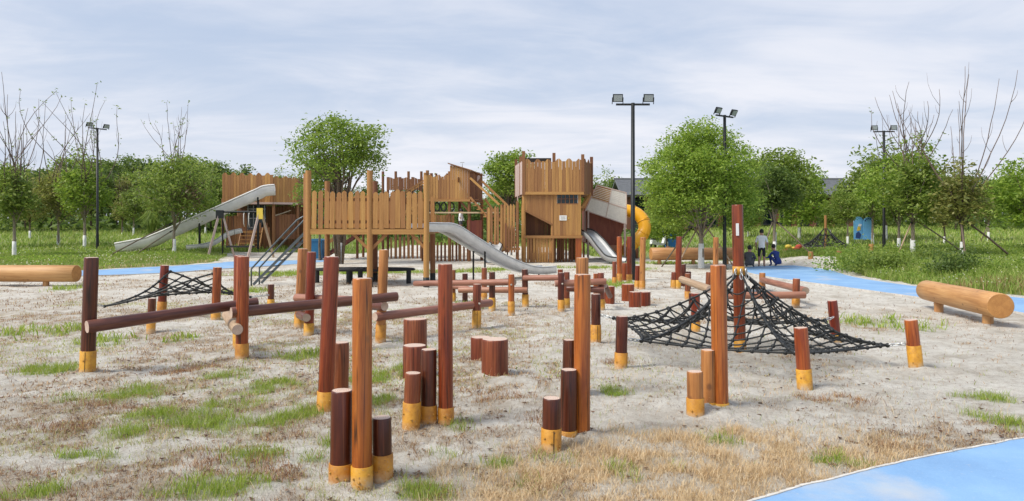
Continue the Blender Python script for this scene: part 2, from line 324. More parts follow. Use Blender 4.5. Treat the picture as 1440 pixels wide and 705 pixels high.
def m_meadow(x, y): return inpoly(x + (fbm(x, y, 0.8, 3) - .5) * 0.7, y + (fbm(x, y, 0.8, 4) - .5) * 0.9, MEADOW_L).astype(float)
def m_straw(x, y):
    k = 0
    for i in range(4): k = k + inpoly(x + (fbm(x, y, 0.45, 8 + i) - .5) * 1.5 + (i - 1.5) * .16, y + (fbm(x, y, 0.45, 19 + i) - .5) * 1.0 + (i % 2 - .5) * .2, STRAW)
    return k / 4.0 * (.25 + .75 * sstep((fbm(x, y, .17, 62, 3) - .36) / .2))
def m_brown(x, y):
    base = fbm(x, y, 1.1, 21, 5)
    left = sstep((1.5 - x) / 5.0); near = sstep((9.5 - y) / 5.5); edge = sstep((x - 1.6) / 0.8) * sstep((6.2 - y) / 0.8) * 0.12
    th = 0.60 - 0.10 * left - 0.05 * near - edge
    g = sstep((base - th) / 0.09)
    mid = sstep((fbm(x, y, 1.5, 31) - 0.36) / 0.2) * 0.85 * sstep((20 - y) / 6) * (0.22 + 0.78 * sstep((2.5 - x) / 4))
    return np.clip(np.maximum(np.maximum(g, mid), m_tuft(x, y)) * (.12 + .88 * sstep((fbm(x, y, .16, 77, 3) - .40) / .16)), 0, 1)
MOUNDS = [(*gp(a, b).xy, rr, hh) for a, b, rr, hh in ((495, 678, .26, .035), (538, 676, .14, .02), (457, 581, .16, .02), (605, 600, .25, .03), (800, 624, .30, .055), (840, 612, .22, .04), (1000, 580, .34, .06), (1040, 572, .25, .035), (1132, 546, .18, .02), (1288, 516, .18, .02), (873, 518, .16, .02), (696, 527, .24, .02), (584, 520, .26, .02), (123, 526, .2, .025), (340, 505, .2, .025), (1041, 497, .3, .04), (838, 483, .18, .02))]
def hmicro(x, y):
    fade = sstep((40 - np.asarray(y)) / 20)
    z = ((fbm(x, y, 0.55, 41, 5) - 0.5) * 0.085 + (fbm(x, y, 0.15, 51, 4) - 0.5) * 0.05) * fade - 0.012
    for (mx, my, mr_, mh) in MOUNDS:
        d2 = ((x - mx) ** 2 + (y - my) ** 2) / mr_ ** 2
        z = z + np.where(d2 < 9, mh * np.exp(-d2) * (.4 + 1.2 * fbm(x, y, .12, 57, 2)), 0)
    return z
def ground_z(x, y):
    z = hmacro(x, y) + hmicro(x, y)
    low = inpoly(x, y, PATH_R) | inpoly(x, y, PATH_L)
    return np.where(low, hmacro(x, y) - 0.06, z)

# ------------------------------------------------------------------ mesh helpers
def mesh_np(name, V, tris=None, quads=None, mats=(), smooth=False, midx=None):
    me = bpy.data.meshes.new(name); V = np.asarray(V, np.float32).reshape(-1, 3)
    nt = 0 if tris is None else len(tris); nq = 0 if quads is None else len(quads)
    me.vertices.add(len(V)); me.vertices.foreach_set('co', V.ravel())
    me.loops.add(nt * 3 + nq * 4)
    li = np.concatenate([np.asarray(a, np.int32).ravel() for a in (tris, quads) if a is not None and len(a)])
    me.loops.foreach_set('vertex_index', li)
    me.polygons.add(nt + nq)
    st = np.concatenate([np.arange(nt) * 3, nt * 3 + np.arange(nq) * 4]).astype(np.int32)
    me.polygons.foreach_set('loop_start', st)
    if smooth: me.polygons.foreach_set('use_smooth', np.ones(nt + nq, bool))
    if midx is not None: me.polygons.foreach_set('material_index', np.asarray(midx, np.int32))
    for m in mats: me.materials.append(MATS[m])
    me.update(calc_edges=True); me.validate(); return me
class MB:
    """collects shapes; build() links them as ONE mesh object"""
    def __init__(s): s.v = []; s.f = []; s.m = []; s.s = []
    def _add(s, V, Fs, mi=0, sm=False):
        o = len(s.v); s.v += [tuple(p) for p in V]
        for f in Fs: s.f.append([i + o for i in f]); s.m.append(mi); s.s.append(sm)
    def box(s, c, size, mi=0, rot=None):
        hx, hy, hz = (k / 2 for k in size); V = [Vector((x, y, z)) for x in (-hx, hx) for y in (-hy, hy) for z in (-hz, hz)]
        if rot is not None: V = [rot @ v for v in V]
        V = [v + Vector(c) for v in V]
        s._add(V, [(0, 1, 3, 2), (4, 6, 7, 5), (0, 4, 5, 1), (2, 3, 7, 6), (0, 2, 6, 4), (1, 5, 7, 3)], mi); return s
    def tube(s, pts, r, n=8, mi=0, cap=True, capmi=None):
        pts = [Vector(p) for p in pts]; k = len(pts); rs = r if isinstance(r, (list, tuple)) else [r] * k
        V = []; up = None
        for i, p in enumerate(pts):
            t = (pts[min(i + 1, k - 1)] - pts[max(i - 1, 0)]); t = t.normalized() if t.length > 1e-9 else Vector((0, 0, 1))
            if up is None:
                up = Vector((0, 0, 1)) if abs(t.z) < 0.9 else Vector((1, 0, 0))
            a = t.cross(up)
            if a.length < 1e-6: a = t.orthogonal()
            a.normalize(); b = t.cross(a).normalized(); up = -b if False else a.cross(t)
            for j in range(n):
                w = 2 * math.pi * j / n; V.append(p + (a * math.cos(w) + b * math.sin(w)) * rs[i])
        Fs = [(i * n + j, i * n + (j + 1) % n, (i + 1) * n + (j + 1) % n, (i + 1) * n + j) for i in range(k - 1) for j in range(n)]
        s._add(V, Fs, mi, True)
        if cap:
            o = len(s.v) - len(V); cm = mi if capmi is None else capmi
            s.f.append([o + j for j in range(n)][::-1]); s.m.append(cm); s.s.append(False)
            s.f.append([o + (k - 1) * n + j for j in range(n)]); s.m.append(cm); s.s.append(False)
        return s
    def lathe(s, prof, n=16, mi=0, c=(0, 0, 0), wob=0.0, seed=0):
        V = []; q = random.Random(seed); ph = [q.uniform(0, 6.28) for _ in range(4)]
        for (r, z) in prof:
            for j in range(n):
                w = 2 * math.pi * j / n; k = 1 + wob * (math.sin(2 * w + ph[0]) + 0.6 * math.sin(3 * w + ph[1] + z))
                V.append((c[0] + r * k * math.cos(w), c[1] + r * k * math.sin(w), c[2] + z))
        Fs = [(i * n + j, i * n + (j + 1) % n, (i + 1) * n + (j + 1) % n, (i + 1) * n + j) for i in range(len(prof) - 1) for j in range(n)]
        s._add(V, Fs, mi, True); return s
    def cap(s, r, z, n=16, mi=0, wob=0.0, seed=0, down=False):
        q = random.Random(seed); ph = [q.uniform(0, 6.28) for _ in range(4)]; V = []
        for j in range(n):
            w = 2 * math.pi * j / n; k = 1 + wob * (math.sin(2 * w + ph[0]) + 0.6 * math.sin(3 * w + ph[1] + z)); V.append((r * k * math.cos(w), r * k * math.sin(w), z))
        f = list(range(n)); s._add(V, [f[::-1] if down else f], mi); return s
    def prism(s, poly, d0, d1, mi=0, axis='Y'):
        """polygon in XZ pushed along Y (axis 'Y'), or in XY pushed along Z (axis 'Z')"""
        n = len(poly)
        mk = (lambda p, d: (p[0], d, p[1])) if axis == 'Y' else (lambda p, d: (p[0], p[1], d))
        V = [mk(p, d0) for p in poly] + [mk(p, d1) for p in poly]
        Fs = [tuple(range(n)), tuple(range(2 * n - 1, n - 1, -1))] + [(i, i + n, (i + 1) % n + n, (i + 1) % n) for i in range(n)]
        s._add(V, Fs, mi); return s
    def ball(s, c, r, mi=0, sx=1, sy=1, sz=1, n=8, m=5):
        V = [(c[0], c[1], c[2] - r * sz)]
        for i in range(1, m):
            a = math.pi * i / m - math.pi / 2
            for j in range(n):
                w = 2 * math.pi * j / n; V.append((c[0] + r * sx * math.cos(a) * math.cos(w), c[1] + r * sy * math.cos(a) * math.sin(w), c[2] + r * sz * math.sin(a)))
        V.append((c[0], c[1], c[2] + r * sz)); L = len(V) - 1
        Fs = [(0, 1 + (j + 1) % n, 1 + j) for j in range(n)] + [(1 + i * n + j, 1 + i * n + (j + 1) % n, 1 + (i + 1) * n + (j + 1) % n, 1 + (i + 1) * n + j) for i in range(m - 2) for j in range(n)]
        Fs += [(L, 1 + (m - 2) * n + j, 1 + (m - 2) * n + (j + 1) % n) for j in range(n)]
        s._add(V, Fs, mi, True); return s
    def mesh(s, name, mats):
        me = bpy.data.meshes.new(name); me.from_pydata(s.v, [], s.f)
        me.polygons.foreach_set('material_index', s.m); me.polygons.foreach_set('use_smooth', s.s)
        for m in (mats if isinstance(mats, (list, tuple)) else [mats]): me.materials.append(MATS[m])
        me.update(); return me
    def build(s, name, mats, parent=None, loc=(0, 0, 0), fix=False):
        me = s.mesh(name, mats)
        if fix:
            bm = bmesh.new(); bm.from_mesh(me); bmesh.ops.recalc_face_normals(bm, faces=bm.faces); bm.to_mesh(me); bm.free()
        return link(name, me, parent, loc)
def link(name, me, parent=None, loc=(0, 0, 0), rot=None, scale=None):
    o = bpy.data.objects.new(name, me); C.objects.link(o); o.location = loc
    if rot is not None: o.rotation_mode = 'QUATERNION'; o.rotation_quaternion = rot
    if scale is not None: o.scale = scale
    if parent is not None: o.parent = parent
    return o
def tag(o, label=None, cat=None, group=None, kind=None):
    if label: o['label'] = label
    if cat: o['category'] = cat
    if group: o['group'] = group
    if kind: o['kind'] = kind
    return o
def thing(name, label, cat, loc=(0, 0, 0), rz=0.0, group=None):
    o = bpy.data.objects.new(name, None); C.objects.link(o); o.location = loc; o.rotation_euler = (0, 0, rz); o.empty_display_size = 0.2
    return tag(o, label, cat, group)
def part_group(name, parent, loc=(0, 0, 0), rz=0.0):
    o = bpy.data.objects.new(name, None); C.objects.link(o); o.parent = parent; o.location = loc; o.rotation_euler = (0, 0, rz); o.empty_display_size = 0.1
    return o
def copy_tree(o, parent=None):
    c = o.copy(); C.objects.link(c); c.parent = parent
    for ch in list(o.children): copy_tree(ch, c)
    return c
_unit = {}
def unit_box(mat):
    if mat not in _unit: _unit[mat] = MB().box((0, 0, 0.5), (1, 1, 1)).mesh('board_' + mat, mat)
    return _unit[mat]
def plank_mesh(kind, mat):
    k = (kind, mat)
    if k not in _unit:
        h = 0.5; tops = {'flat': [(-h, 1), (h, 1)], 'up': [(-h, .92), (.1, .985), (h, 1)], 'down': [(-h, 1), (-.1, .985), (h, .92)], 'low': [(-h, .915), (h, .915)], 'point': [(-h, .95), (-.15, 1), (.15, 1), (h, .95)]}[kind]
        _unit[k] = MB().prism([(-h, 0), (h, 0)] + tops[::-1], -h, h).mesh('plank_' + kind + mat, mat)
        bm = bmesh.new(); bm.from_mesh(_unit[k]); bmesh.ops.recalc_face_normals(bm, faces=bm.faces); bm.to_mesh(_unit[k]); bm.free()
    return _unit[k]
def bar(name, mat, parent, p0, p1, w, h):
    p0 = Vector(p0); p1 = Vector(p1); d = p1 - p0
    q = d.to_track_quat('Z', 'Y')
    if name not in ('deck_board', 'tread', 'step', 'seat') and abs(d.z) < .9 * d.length: w, h = h, w     # beams and rails stand on edge
    return link(name, unit_box(mat), parent, p0, q, (w, h, d.length))
_rb = {}
def roundbar(name, mat, parent, p0, p1, r, n=10):
    k = (mat, n)
    if k not in _rb:
        _rb[k] = MB().tube([(0, 0, 0), (0, 0, 1)], 1.0, n).mesh('pole_' + mat, mat)
    p0 = Vector(p0); p1 = Vector(p1); d = p1 - p0
    return link(name, _rb[k], parent, p0, d.to_track_quat('Z', 'Y'), (r, r, d.length))
def planks(parent, p0, p1, z0, z1, w=0.15, th=0.035, mat='timber', style='fence', gap=0.014, jit=0.03, name='plank', skip=None):
    """a row of upright boards from p0 to p1 (x, y), each one an object"""
    p0 = Vector((p0[0], p0[1], 0)); p1 = Vector((p1[0], p1[1], 0)); L = (p1 - p0).length; n = max(1, round(L / (w + gap))); st = L / n
    d = (p1 - p0) / L; q = Quaternion((0, 0, 1), math.atan2(d.y, d.x))
    for i in range(n):
        if skip and skip(i, n): continue
        k = {'fence': 'point', 'flat': 'flat', 'wave': ('up', 'down', 'low')[i % 3]}[style]
        c = p0 + d * (st * (i + .5)); j = R.uniform(-jit, jit)
        c += Vector((-d.y, d.x, 0)) * R.uniform(-0.004, 0.004)
        o = link(name, plank_mesh(k, mat), parent, (c.x, c.y, z0), q, (st - gap, th, z1 - z0 + j))
        if style == 'fence': o.rotation_quaternion = q @ Quaternion((0, 1, 0), R.uniform(-0.018, 0.018))

# ------------------------------------------------------------------ ground
def grid_axis(segs):
    out = []
    for a, b, s0, s1 in segs:
        x = a; n = 0
        while x < b:
            out.append(x); t = (x - a) / (b - a); x += s0 + (s1 - s0) * t
    out.append(segs[-1][1]); return np.array(out)
_xp = grid_axis([(0, 6.0, .035, .06), (6.0, 14, .075, .2), (14, 45, .2, 1.0), (45, 420, 1.0, 40)])
xs = np.concatenate([-_xp[::-1][:-1], _xp])
ys = grid_axis([(-30, 2.6, 2, .3), (2.6, 9, .03, .065), (9, 20, .07, .16), (20, 50, .16, .5), (50, 120, .5, 3), (120, 700, 3, 60)])
GX, GY = np.meshgrid(xs, ys)
GZ = ground_z(GX, GY)
nx, ny = len(xs), len(ys)
idx = (np.arange(ny - 1)[:, None] * nx + np.arange(nx - 1)[None, :]).ravel()
gme = mesh_np('ground', np.stack([GX, GY, GZ], -1).reshape(-1, 3), None, np.stack([idx, idx + 1, idx + nx + 1, idx + nx], 1), (), True)
cov = np.zeros((ny * nx, 4), np.float32); fx, fy = GX.ravel(), GY.ravel()
MD = m_meadow(fx, fy)
cov[:, 0] = m_straw(fx, fy); cov[:, 1] = np.maximum(MD, m_green(fx, fy) * 0.8); cov[:, 2] = m_brown(fx, fy) * (1 - MD); cov[:, 3] = 1
at = gme.attributes.new('cover', 'FLOAT_COLOR', 'POINT'); at.data.foreach_set('color', cov.ravel())
def ground_mat():
    m, nt, n, l, b, o = _nodes('sandy_soil')
    tc = n.new('ShaderNodeTexCoord'); v = tc.outputs['Object']
    a = n.new('ShaderNodeAttribute'); a.attribute_name = 'cover'; sp = n.new('ShaderNodeSeparateColor'); l.new(a.outputs['Color'], sp.inputs[0])
    f1 = noise(n, l, v, 1.3, 8, 0.62); f2 = noise(n, l, v, 9, 8, 0.7); f3 = noise(n, l, v, 70, 5, 0.7); f4 = noise(n, l, v, 4.0, 6, 0.65, 0.4)
    c = ramp(n, l, f1, [(0.28, (0.47, 0.42, 0.345)), (0.46, (0.69, 0.65, 0.57)), (0.66, (0.82, 0.79, 0.715))])
    c = mixc(n, l, rng(n, l, f2, 0.48, 0.68, 0, 0.55), c, (0.40, 0.325, 0.25))
    c = mixc(n, l, rng(n, l, f4, 0.58, 0.68, 0, 0.4), c, (0.30, 0.23, 0.17))
    c = mixc(n, l, rng(n, l, f3, 0.62, 0.74, 0, 0.5), c, (0.22, 0.16, 0.11))
    c = mixc(n, l, rng(n, l, f3, 0.42, 0.28, 0, 0.7), c, (0.78, 0.74, 0.67))
    f6 = noise(n, l, v, 24, 6, 0.72, 0.5); f7 = noise(n, l, v, 3.2, 7, 0.66, 0.8)
    c = mixc(n, l, rng(n, l, f6, 0.62, 0.70, 0, 0.6), c, (0.26, 0.19, 0.13))
    c = mixc(n, l, rng(n, l, f6, 0.40, 0.30, 0, 0.8), c, (0.82, 0.78, 0.70))
    c = mixc(n, l, rng(n, l, f7, 0.56, 0.66, 0, 0.4), c, (0.38, 0.30, 0.22))
    def cover(c, s, col, k, lo=.3, hi=.6):
        mm = n.new('ShaderNodeMath'); mm.operation = 'MULTIPLY'; l.new(s, mm.inputs[0]); l.new(rng(n, l, f2, lo, hi, 0.35 * k, k), mm.inputs[1])
        return mixc(n, l, mm.outputs[0], c, col)
    c = cover(c, sp.outputs[2], (0.36, 0.26, 0.155), 0.6)
    c = cover(c, sp.outputs[0], (0.58, 0.42, 0.235), 0.85)
    c = cover(c, sp.outputs[1], (0.20, 0.25, 0.06), 0.9, .2, .5)
    l.new(c, b.inputs['Base Color']); b.inputs['Roughness'].default_value = 0.95; b.inputs['Specular IOR Level'].default_value = 0.2
    h = n.new('ShaderNodeMath'); h.operation = 'ADD'; l.new(f6, h.inputs[0]); l.new(f3, h.inputs[1])
    bump(n, l, h.outputs[0], b, 0.9, 0.05)
ground_mat(); gme.materials.append(MATS['sandy_soil'])
tag(link('ground', gme), 'pale sandy ground with scattered dry grass', None, None, 'structure')

def blue_rubber():
    m, nt, n, l, b, o = _nodes('blue_rubber')
    tc = n.new('ShaderNodeTexCoord'); v = tc.outputs['Object']
    f1 = noise(n, l, v, 1.1, 7, 0.6); f2 = noise(n, l, v, 120, 3, 0.6); f3 = noise(n, l, v, 0.7, 6, 0.6, 0.3); f4 = noise(n, l, v, 14, 6, 0.7)
    c = ramp(n, l, f1, [(0.3, (0.115, 0.265, 0.50)), (0.5, (0.155, 0.33, 0.575)), (0.7, (0.21, 0.40, 0.62))])
    c = mixc(n, l, rng(n, l, f2, 0.5, 0.75, 0, 0.35), c, (0.30, 0.50, 0.74))
    c = mixc(n, l, rng(n, l, f4, 0.60, 0.74, 0, 0.4), c, (0.20, 0.36, 0.55))
    c = mixc(n, l, rng(n, l, f4, 0.36, 0.26, 0, 0.35), c, (0.30, 0.52, 0.78))
    f5 = noise(n, l, v, 38, 5, 0.7); c = mixc(n, l, rng(n, l, f5, 0.62, 0.72, 0, 0.5), c, (0.46, 0.45, 0.42))
    c = mixc(n, l, rng(n, l, f3, 0.56, 0.72, 0, 0.7), c, (0.52, 0.48, 0.42)); c = mixc(n, l, 0.10, c, (0.5, 0.5, 0.5))     # sand trodden onto the rubber
    l.new(c, b.inputs['Base Color']); b.inputs['Roughness'].default_value = 0.8; bump(n, l, f2, b, 0.3, 0.004)
blue_rubber()
def make_path(poly, label, z=0.012):
    fine = []
    for i, p in enumerate(poly):            # a crumbling, slightly uneven rim
        q = poly[(i + 1) % len(poly)]; k = 10 if p[1] < 9 else 3
        fine += [(p[0] + (q[0] - p[0]) * j / k, p[1] + (q[1] - p[1]) * j / k) for j in range(k)]
    fx_, fy_ = np.array(fine).T; jx = (fbm(fx_, fy_, .2, 301, 3) - .5) * .035; jy = (fbm(fx_, fy_, .2, 302, 3) - .5) * .035
    poly = list(zip(fx_ + jx, fy_ + jy))
    mb = MB(); mb.prism(poly, -0.10, z, 0, 'Z')
    o = mb.build('path', ['blue_rubber'], fix=True); tag(o, label, None, None, 'structure')
    # slim concrete edging along the rim, each run of it a piece of its own
    n = len(poly); cx = sum(p[0] for p in poly) / n
    run = []
    for i in range(n + 1):
        run.append(Vector((*poly[i % n], 0)))
        if len(run) == 13 or i == n:
            if len(run) > 1:
                V = []; 
                for j, p in enumerate(run):
                    d = (run[min(j + 1, len(run) - 1)] - run[max(j - 1, 0)]).normalized(); nn = Vector((-d.y, d.x, 0))
                    wv = R.uniform(0.008, 0.018)
                    V += [(p + nn * wv) + Vector((0, 0, -0.05)), (p + nn * wv) + Vector((0, 0, z + 0.006)), (p - nn * 0.008) + Vector((0, 0, z + 0.006)), (p - nn * 0.008) + Vector((0, 0, -0.05))]
                k = len(run); Fs = [(a * 4 + q, a * 4 + (q + 1) % 4, a * 4 + 4 + (q + 1) % 4, a * 4 + 4 + q) for a in range(k - 1) for q in range(4)]
                m2 = MB(); m2._add(V, Fs); m2.build('edging', ['edge_concrete'], o, fix=True)
            run = [run[-1]]
    return o
make_path(PATH_R, 'blue rubber path curving round the open side of the sand pit')
make_path(PATH_L, 'blue rubber path between the sand pit and the grass bank with the long slide')

# ------------------------------------------------------------------ grass and litter (what nobody could count)
def scatter(dens_fn, x0, x1, y0, y1, per_m2):
    n = int((x1 - x0) * (y1 - y0) * per_m2); x = RN.uniform(x0, x1, n); y = RN.uniform(y0, y1, n)
    keep = RN.random(n) < dens_fn(x, y); return x[keep], y[keep]
_noPath = lambda x, y: ~(inpoly(x, y, PATH_R) | inpoly(x, y, PATH_L))
def blades(name, x, y, h, w, tilt, mat, label, curl=0.5):
    n = len(x); z = ground_z(x, y) - 0.004
    B = np.stack([x, y, z], 1); a = RN.uniform(0, 2 * np.pi, n); d = np.stack([np.cos(a), np.sin(a), np.zeros(n)], 1); s = np.stack([-np.sin(a), np.cos(a), np.zeros(n)], 1)
    a2 = a + RN.uniform(-1.4, 1.4, n); s = np.stack([-np.sin(a2), np.cos(a2), np.zeros(n)], 1)
    t = tilt * RN.uniform(0.25, 1.0, n); H = h * RN.uniform(0.45, 1.15, n); Wd = (w * RN.uniform(0.6, 1.2, n))[:, None]
    up = np.array([0, 0, 1.0])
    mid = B + (d * np.sin(t * .6)[:, None] + up * np.cos(t * .6)[:, None]) * (H * .55)[:, None]
    t2 = np.minimum(t * (1 + curl), 1.75)
    tip = mid + (d * np.sin(t2)[:, None] + up * np.cos(t2)[:, None]) * (H * .5)[:, None]
    V = np.stack([B - s * Wd, B + s * Wd, mid - s * Wd * .8, mid + s * Wd * .8, tip], 1).reshape(-1, 3)
    o = np.arange(n)[:, None] * 5
    T = np.concatenate([o + [0, 1, 3], o + [0, 3, 2], o + [2, 3, 4]])
    return tag(link(name, mesh_np(name, V, T, None, (mat,))), label, 'grass', None, 'stuff')
x, y = scatter(lambda x, y: m_straw(x, y) * (1 - .75 * m_green(x, y)) * _noPath(x, y), -0.9, 3.6, 3.3, 6.2, 9000)
blades('straw_grass', x, y, 0.05 + 0.10 * fbm(x, y, .22, 63, 3) ** 1.5, 0.0015, 1.3, 'grass_straw', 'dry straw-coloured grass spreading beside the blue path', 0.6)
x, y = scatter(lambda x, y: m_green(x, y) * _noPath(x, y) * (y < 9), -6, 6, 3.3, 9, 5200)
blades('green_grass', x, y, 0.05 + 0.08 * fbm(x, y, .3, 64, 3), 0.0022, 0.8, 'grass_green', 'fresh green grass tufts scattered over the sandy ground')
x, y = scatter(lambda x, y: m_green(x, y) * _noPath(x, y) * (y >= 9), -16, 10, 9, 38, 520)
blades('green_weeds', x, y, 0.15, 0.008, 0.9, 'grass_green', 'low lush green weeds below and beside the wooden platforms')
x, y = scatter(lambda x, y: np.clip(m_brown(x, y), .035, 1) * (1 - .8 * m_green(x, y)) * _noPath(x, y), -5.6, 4.8, 3.5, 6.8, 3400)
blades('brown_grass', x, y, 0.055, 0.0019, 1.45, 'grass_brown', 'withered brown grass and litter over the sandy ground', 0.8)
leafmat('grass_rust', [(0.13, 0.045, 0.02), (0.26, 0.11, 0.045), (0.42, 0.22, 0.09), (0.58, 0.38, 0.18)], 0.2)
x, y = scatter(lambda x, y: m_tuft(x, y) * (1 - .6 * m_green(x, y)) * _noPath(x, y), -5.6, 5, 3.5, 9, 3400)
blades('rusty_grass', x, y, 0.045 + .07 * fbm(x, y, .2, 207, 3), 0.0018, 1.25, 'grass_rust', 'rust-brown withered weeds in patches on the sand', .6)
x, y = scatter(lambda x, y: np.clip(m_brown(x, y), .03, 1) * (1 - .6 * m_green(x, y)) * _noPath(x, y), -9.5, 8.5, 6.8, 14, 900)
blades('withered_grass', x, y, 0.06, 0.0035, 1.4, 'grass_brown', 'thin withered grass over the middle of the sand pit', 0.8)
x, y = scatter(lambda x, y: np.clip(m_brown(x, y), .04, 1) * (1 - .6 * m_green(x, y)) * _noPath(x, y) * (1 - m_meadow(x, y)), -16, 10, 14, 30, 130)
blades('withered_stubble', x, y, 0.07, 0.008, 1.3, 'grass_brown', 'sparse dry stubble on the far half of the sand pit', 0.8)
x, y = scatter(lambda x, y: np.clip(m_straw(x, y) * .3 + fbm(x, y, .6, 71) ** 3 * .5, 0, 1) * _noPath(x, y), -5.5, 4.6, 3.5, 8.5, 520)
blades('straw_stalks', x, y, 0.12, 0.0014, 1.35, 'grass_straw', 'loose straw stalks strewn between the posts', 0.5)
def _thin(x, y): return np.clip(sstep((fbm(x, y, 1.6, 111, 4) - .44) / .14) * sstep((3.5 - x) / 5) * .9 + .06, 0, 1) * sstep((fbm(x, y, .2, 112, 3) - .38) / .2) * (1 - m_straw(x, y)) * _noPath(x, y)
leafmat('grass_thin', [(0.24, 0.33, 0.05), (0.38, 0.42, 0.11), (0.50, 0.46, 0.19), (0.56, 0.46, 0.25)], 0.35)
x, y = scatter(_thin, -6, 4.6, 3.5, 7.5, 1900)
blades('thin_grass', x, y, 0.06, 0.0018, 1.25, 'grass_thin', 'thin yellow-green grass creeping between the posts', .7)
x, y = scatter(_thin, -10, 6, 7.5, 16, 620)
blades('thin_far_grass', x, y, 0.06, 0.004, 1.2, 'grass_thin', 'thin yellow-green grass over the middle of the sand', .7)
leafmat('litter', [(0.05, 0.025, 0.015), (0.12, 0.06, 0.03), (0.26, 0.15, 0.08)], 0.1)
x, y = scatter(lambda x, y: np.clip(m_brown(x, y) * .9 + .03, 0, 1) * _noPath(x, y), -6, 4.8, 3.5, 9, 120)
n_ = len(x); a_ = RN.uniform(0, 6.28, n_); sz_ = RN.uniform(.008, .026, n_); zc = ground_z(x, y) + .008
V = np.stack([np.stack([x + np.cos(a_ + o) * sz_ * k, y + np.sin(a_ + o) * sz_ * k, zc + dz * sz_], 1) for o, k, dz in ((0, 1, .5), (1.57, .5, -.1), (3.14, 1, .35), (4.71, .5, .1))], 1).reshape(-1, 3)
tag(link('leaf_litter', mesh_np('leaf_litter', V, None, np.arange(n_ * 4).reshape(-1, 4), ('litter',))), 'curled dead leaves lying on the sand', 'litter', None, 'stuff')
# meadow, nearest bank first
def meadow(name, x0, x1, y0, y1, d, h, w, label, mat='grass_meadow', f=None, tilt=.7):
    x, y = scatter(lambda x, y: m_meadow(x, y) * _noPath(x, y) * (1 if f is None else f(x, y)), x0, x1, y0, y1, d)
    return blades(name, x, y, h * (0.6 + 0.8 * fbm(x, y, 1.7, 81)), w, tilt, mat, label)
meadow('meadow_grass', -34, -9, 27, 46, 210, 0.17, 0.011, 'tall green meadow grass on the bank behind the long slide')
meadow('bank_grass', 11.5, 30, 9, 40, 230, 0.33, 0.012, 'lush green grass on the bank beside the curving blue path')
meadow('far_meadow_grass', -75, 75, 42, 85, 18, 0.34, 0.035, 'distant green meadow grass under the trees')
meadow('rim_grass', 11.6, 14.5, 9, 20, 220, 0.34, 0.007, 'reddish dry grass along the rim of the bank', 'grass_brown', lambda x, y: (x < 12.9 + .8 * fbm(x, y, 1.2, 90)) * (.2 + .8 * (fbm(x, y, .7, 91) > .48)), .6)
meadow('rim_stubble', -26, -14, 27, 37, 120, 0.2, 0.01, 'yellowing grass along the rim of the grassy bank', 'grass_straw', lambda x, y: 1.0 * (~inpoly(x, y - 1.5, MEADOW_L)) + 0.08, .6)
def weeds(name, x0, x1, y0, y1, d, hmax, size, mat, label, th=.42):
    x, y = scatter(lambda x, y: m_meadow(x, y) * _noPath(x, y) * sstep((fbm(x, y, 1.4, 97) - th) / .12), x0, x1, y0, y1, d)
    z = ground_z(x, y) + RN.random(len(x)) * hmax * (.3 + 1.2 * fbm(x, y, 1.4, 97))
    n = len(x); c = np.stack([x, y, z], 1); a = RN.normal(size=(n, 3)); b = RN.normal(size=(n, 3)); a /= np.linalg.norm(a, axis=1)[:, None]; b -= a * (a * b).sum(1)[:, None]; b /= np.linalg.norm(b, axis=1)[:, None]
    sz = (size * RN.uniform(.6, 1.3, n))[:, None]; V = np.stack([c - a * sz, c + b * sz * .55, c + a * sz, c - b * sz * .55], 1).reshape(-1, 3)
    tag(link(name, mesh_np(name, V, None, np.arange(n * 4).reshape(-1, 4), (mat,))), label, 'weeds', None, 'stuff')
weeds('bank_weeds', 11.8, 30, 12, 42, 150, .36, .05, 'leaf_bright', 'leafy green weeds covering the bank beside the curving blue path', .36)
weeds('meadow_weeds', -34, -9, 27, 48, 60, .18, .055, 'leaf_bright', 'leafy weeds among the grass of the bank behind the long slide')
x, y = scatter(lambda x, y: m_meadow(x, y) * (fbm(x, y, 2.0, 95) > .56) * _noPath(x, y), -34, 30, 14, 46, 6)
nfl = len(x); zc = ground_z(x, y) + RN.uniform(.2, .36, nfl); r_ = .022
V = np.stack([np.stack([x + dx * r_, y + dy * r_, zc + dz * r_], 1) for dx, dy, dz in ((-1, -.3, 0), (0, -.5, -.6), (1, .3, 0), (0, .5, .7))], 1).reshape(-1, 3)
tag(link('meadow_flowers', mesh_np('meadow_flowers', V, None, np.arange(nfl * 4).reshape(-1, 4), ('petal',))), 'tiny white and cream flowers sprinkled in the meadow', 'flowers', None, 'stuff')
# pebbles and clods
q = []
mb = MB()
for i in range(260):
    X = R.uniform(-5, 4.4); Y = R.uniform(3.6, 9.0)
    if not bool(_noPath(np.array([X]), np.array([Y]))[0]): continue
    r0 = R.uniform(0.006, 0.02); mb.ball((X, Y, float(ground_z(np.array([X]), np.array([Y]))[0])), r0, 0 if R.random() < .4 else 1, R.uniform(.8, 1.5), R.uniform(.8, 1.3), R.uniform(.4, .8), 6, 4)
tag(mb.build('gravel', ['stone', 'bark']), 'small pebbles and clods of earth on the sand', 'gravel', None, 'stuff')

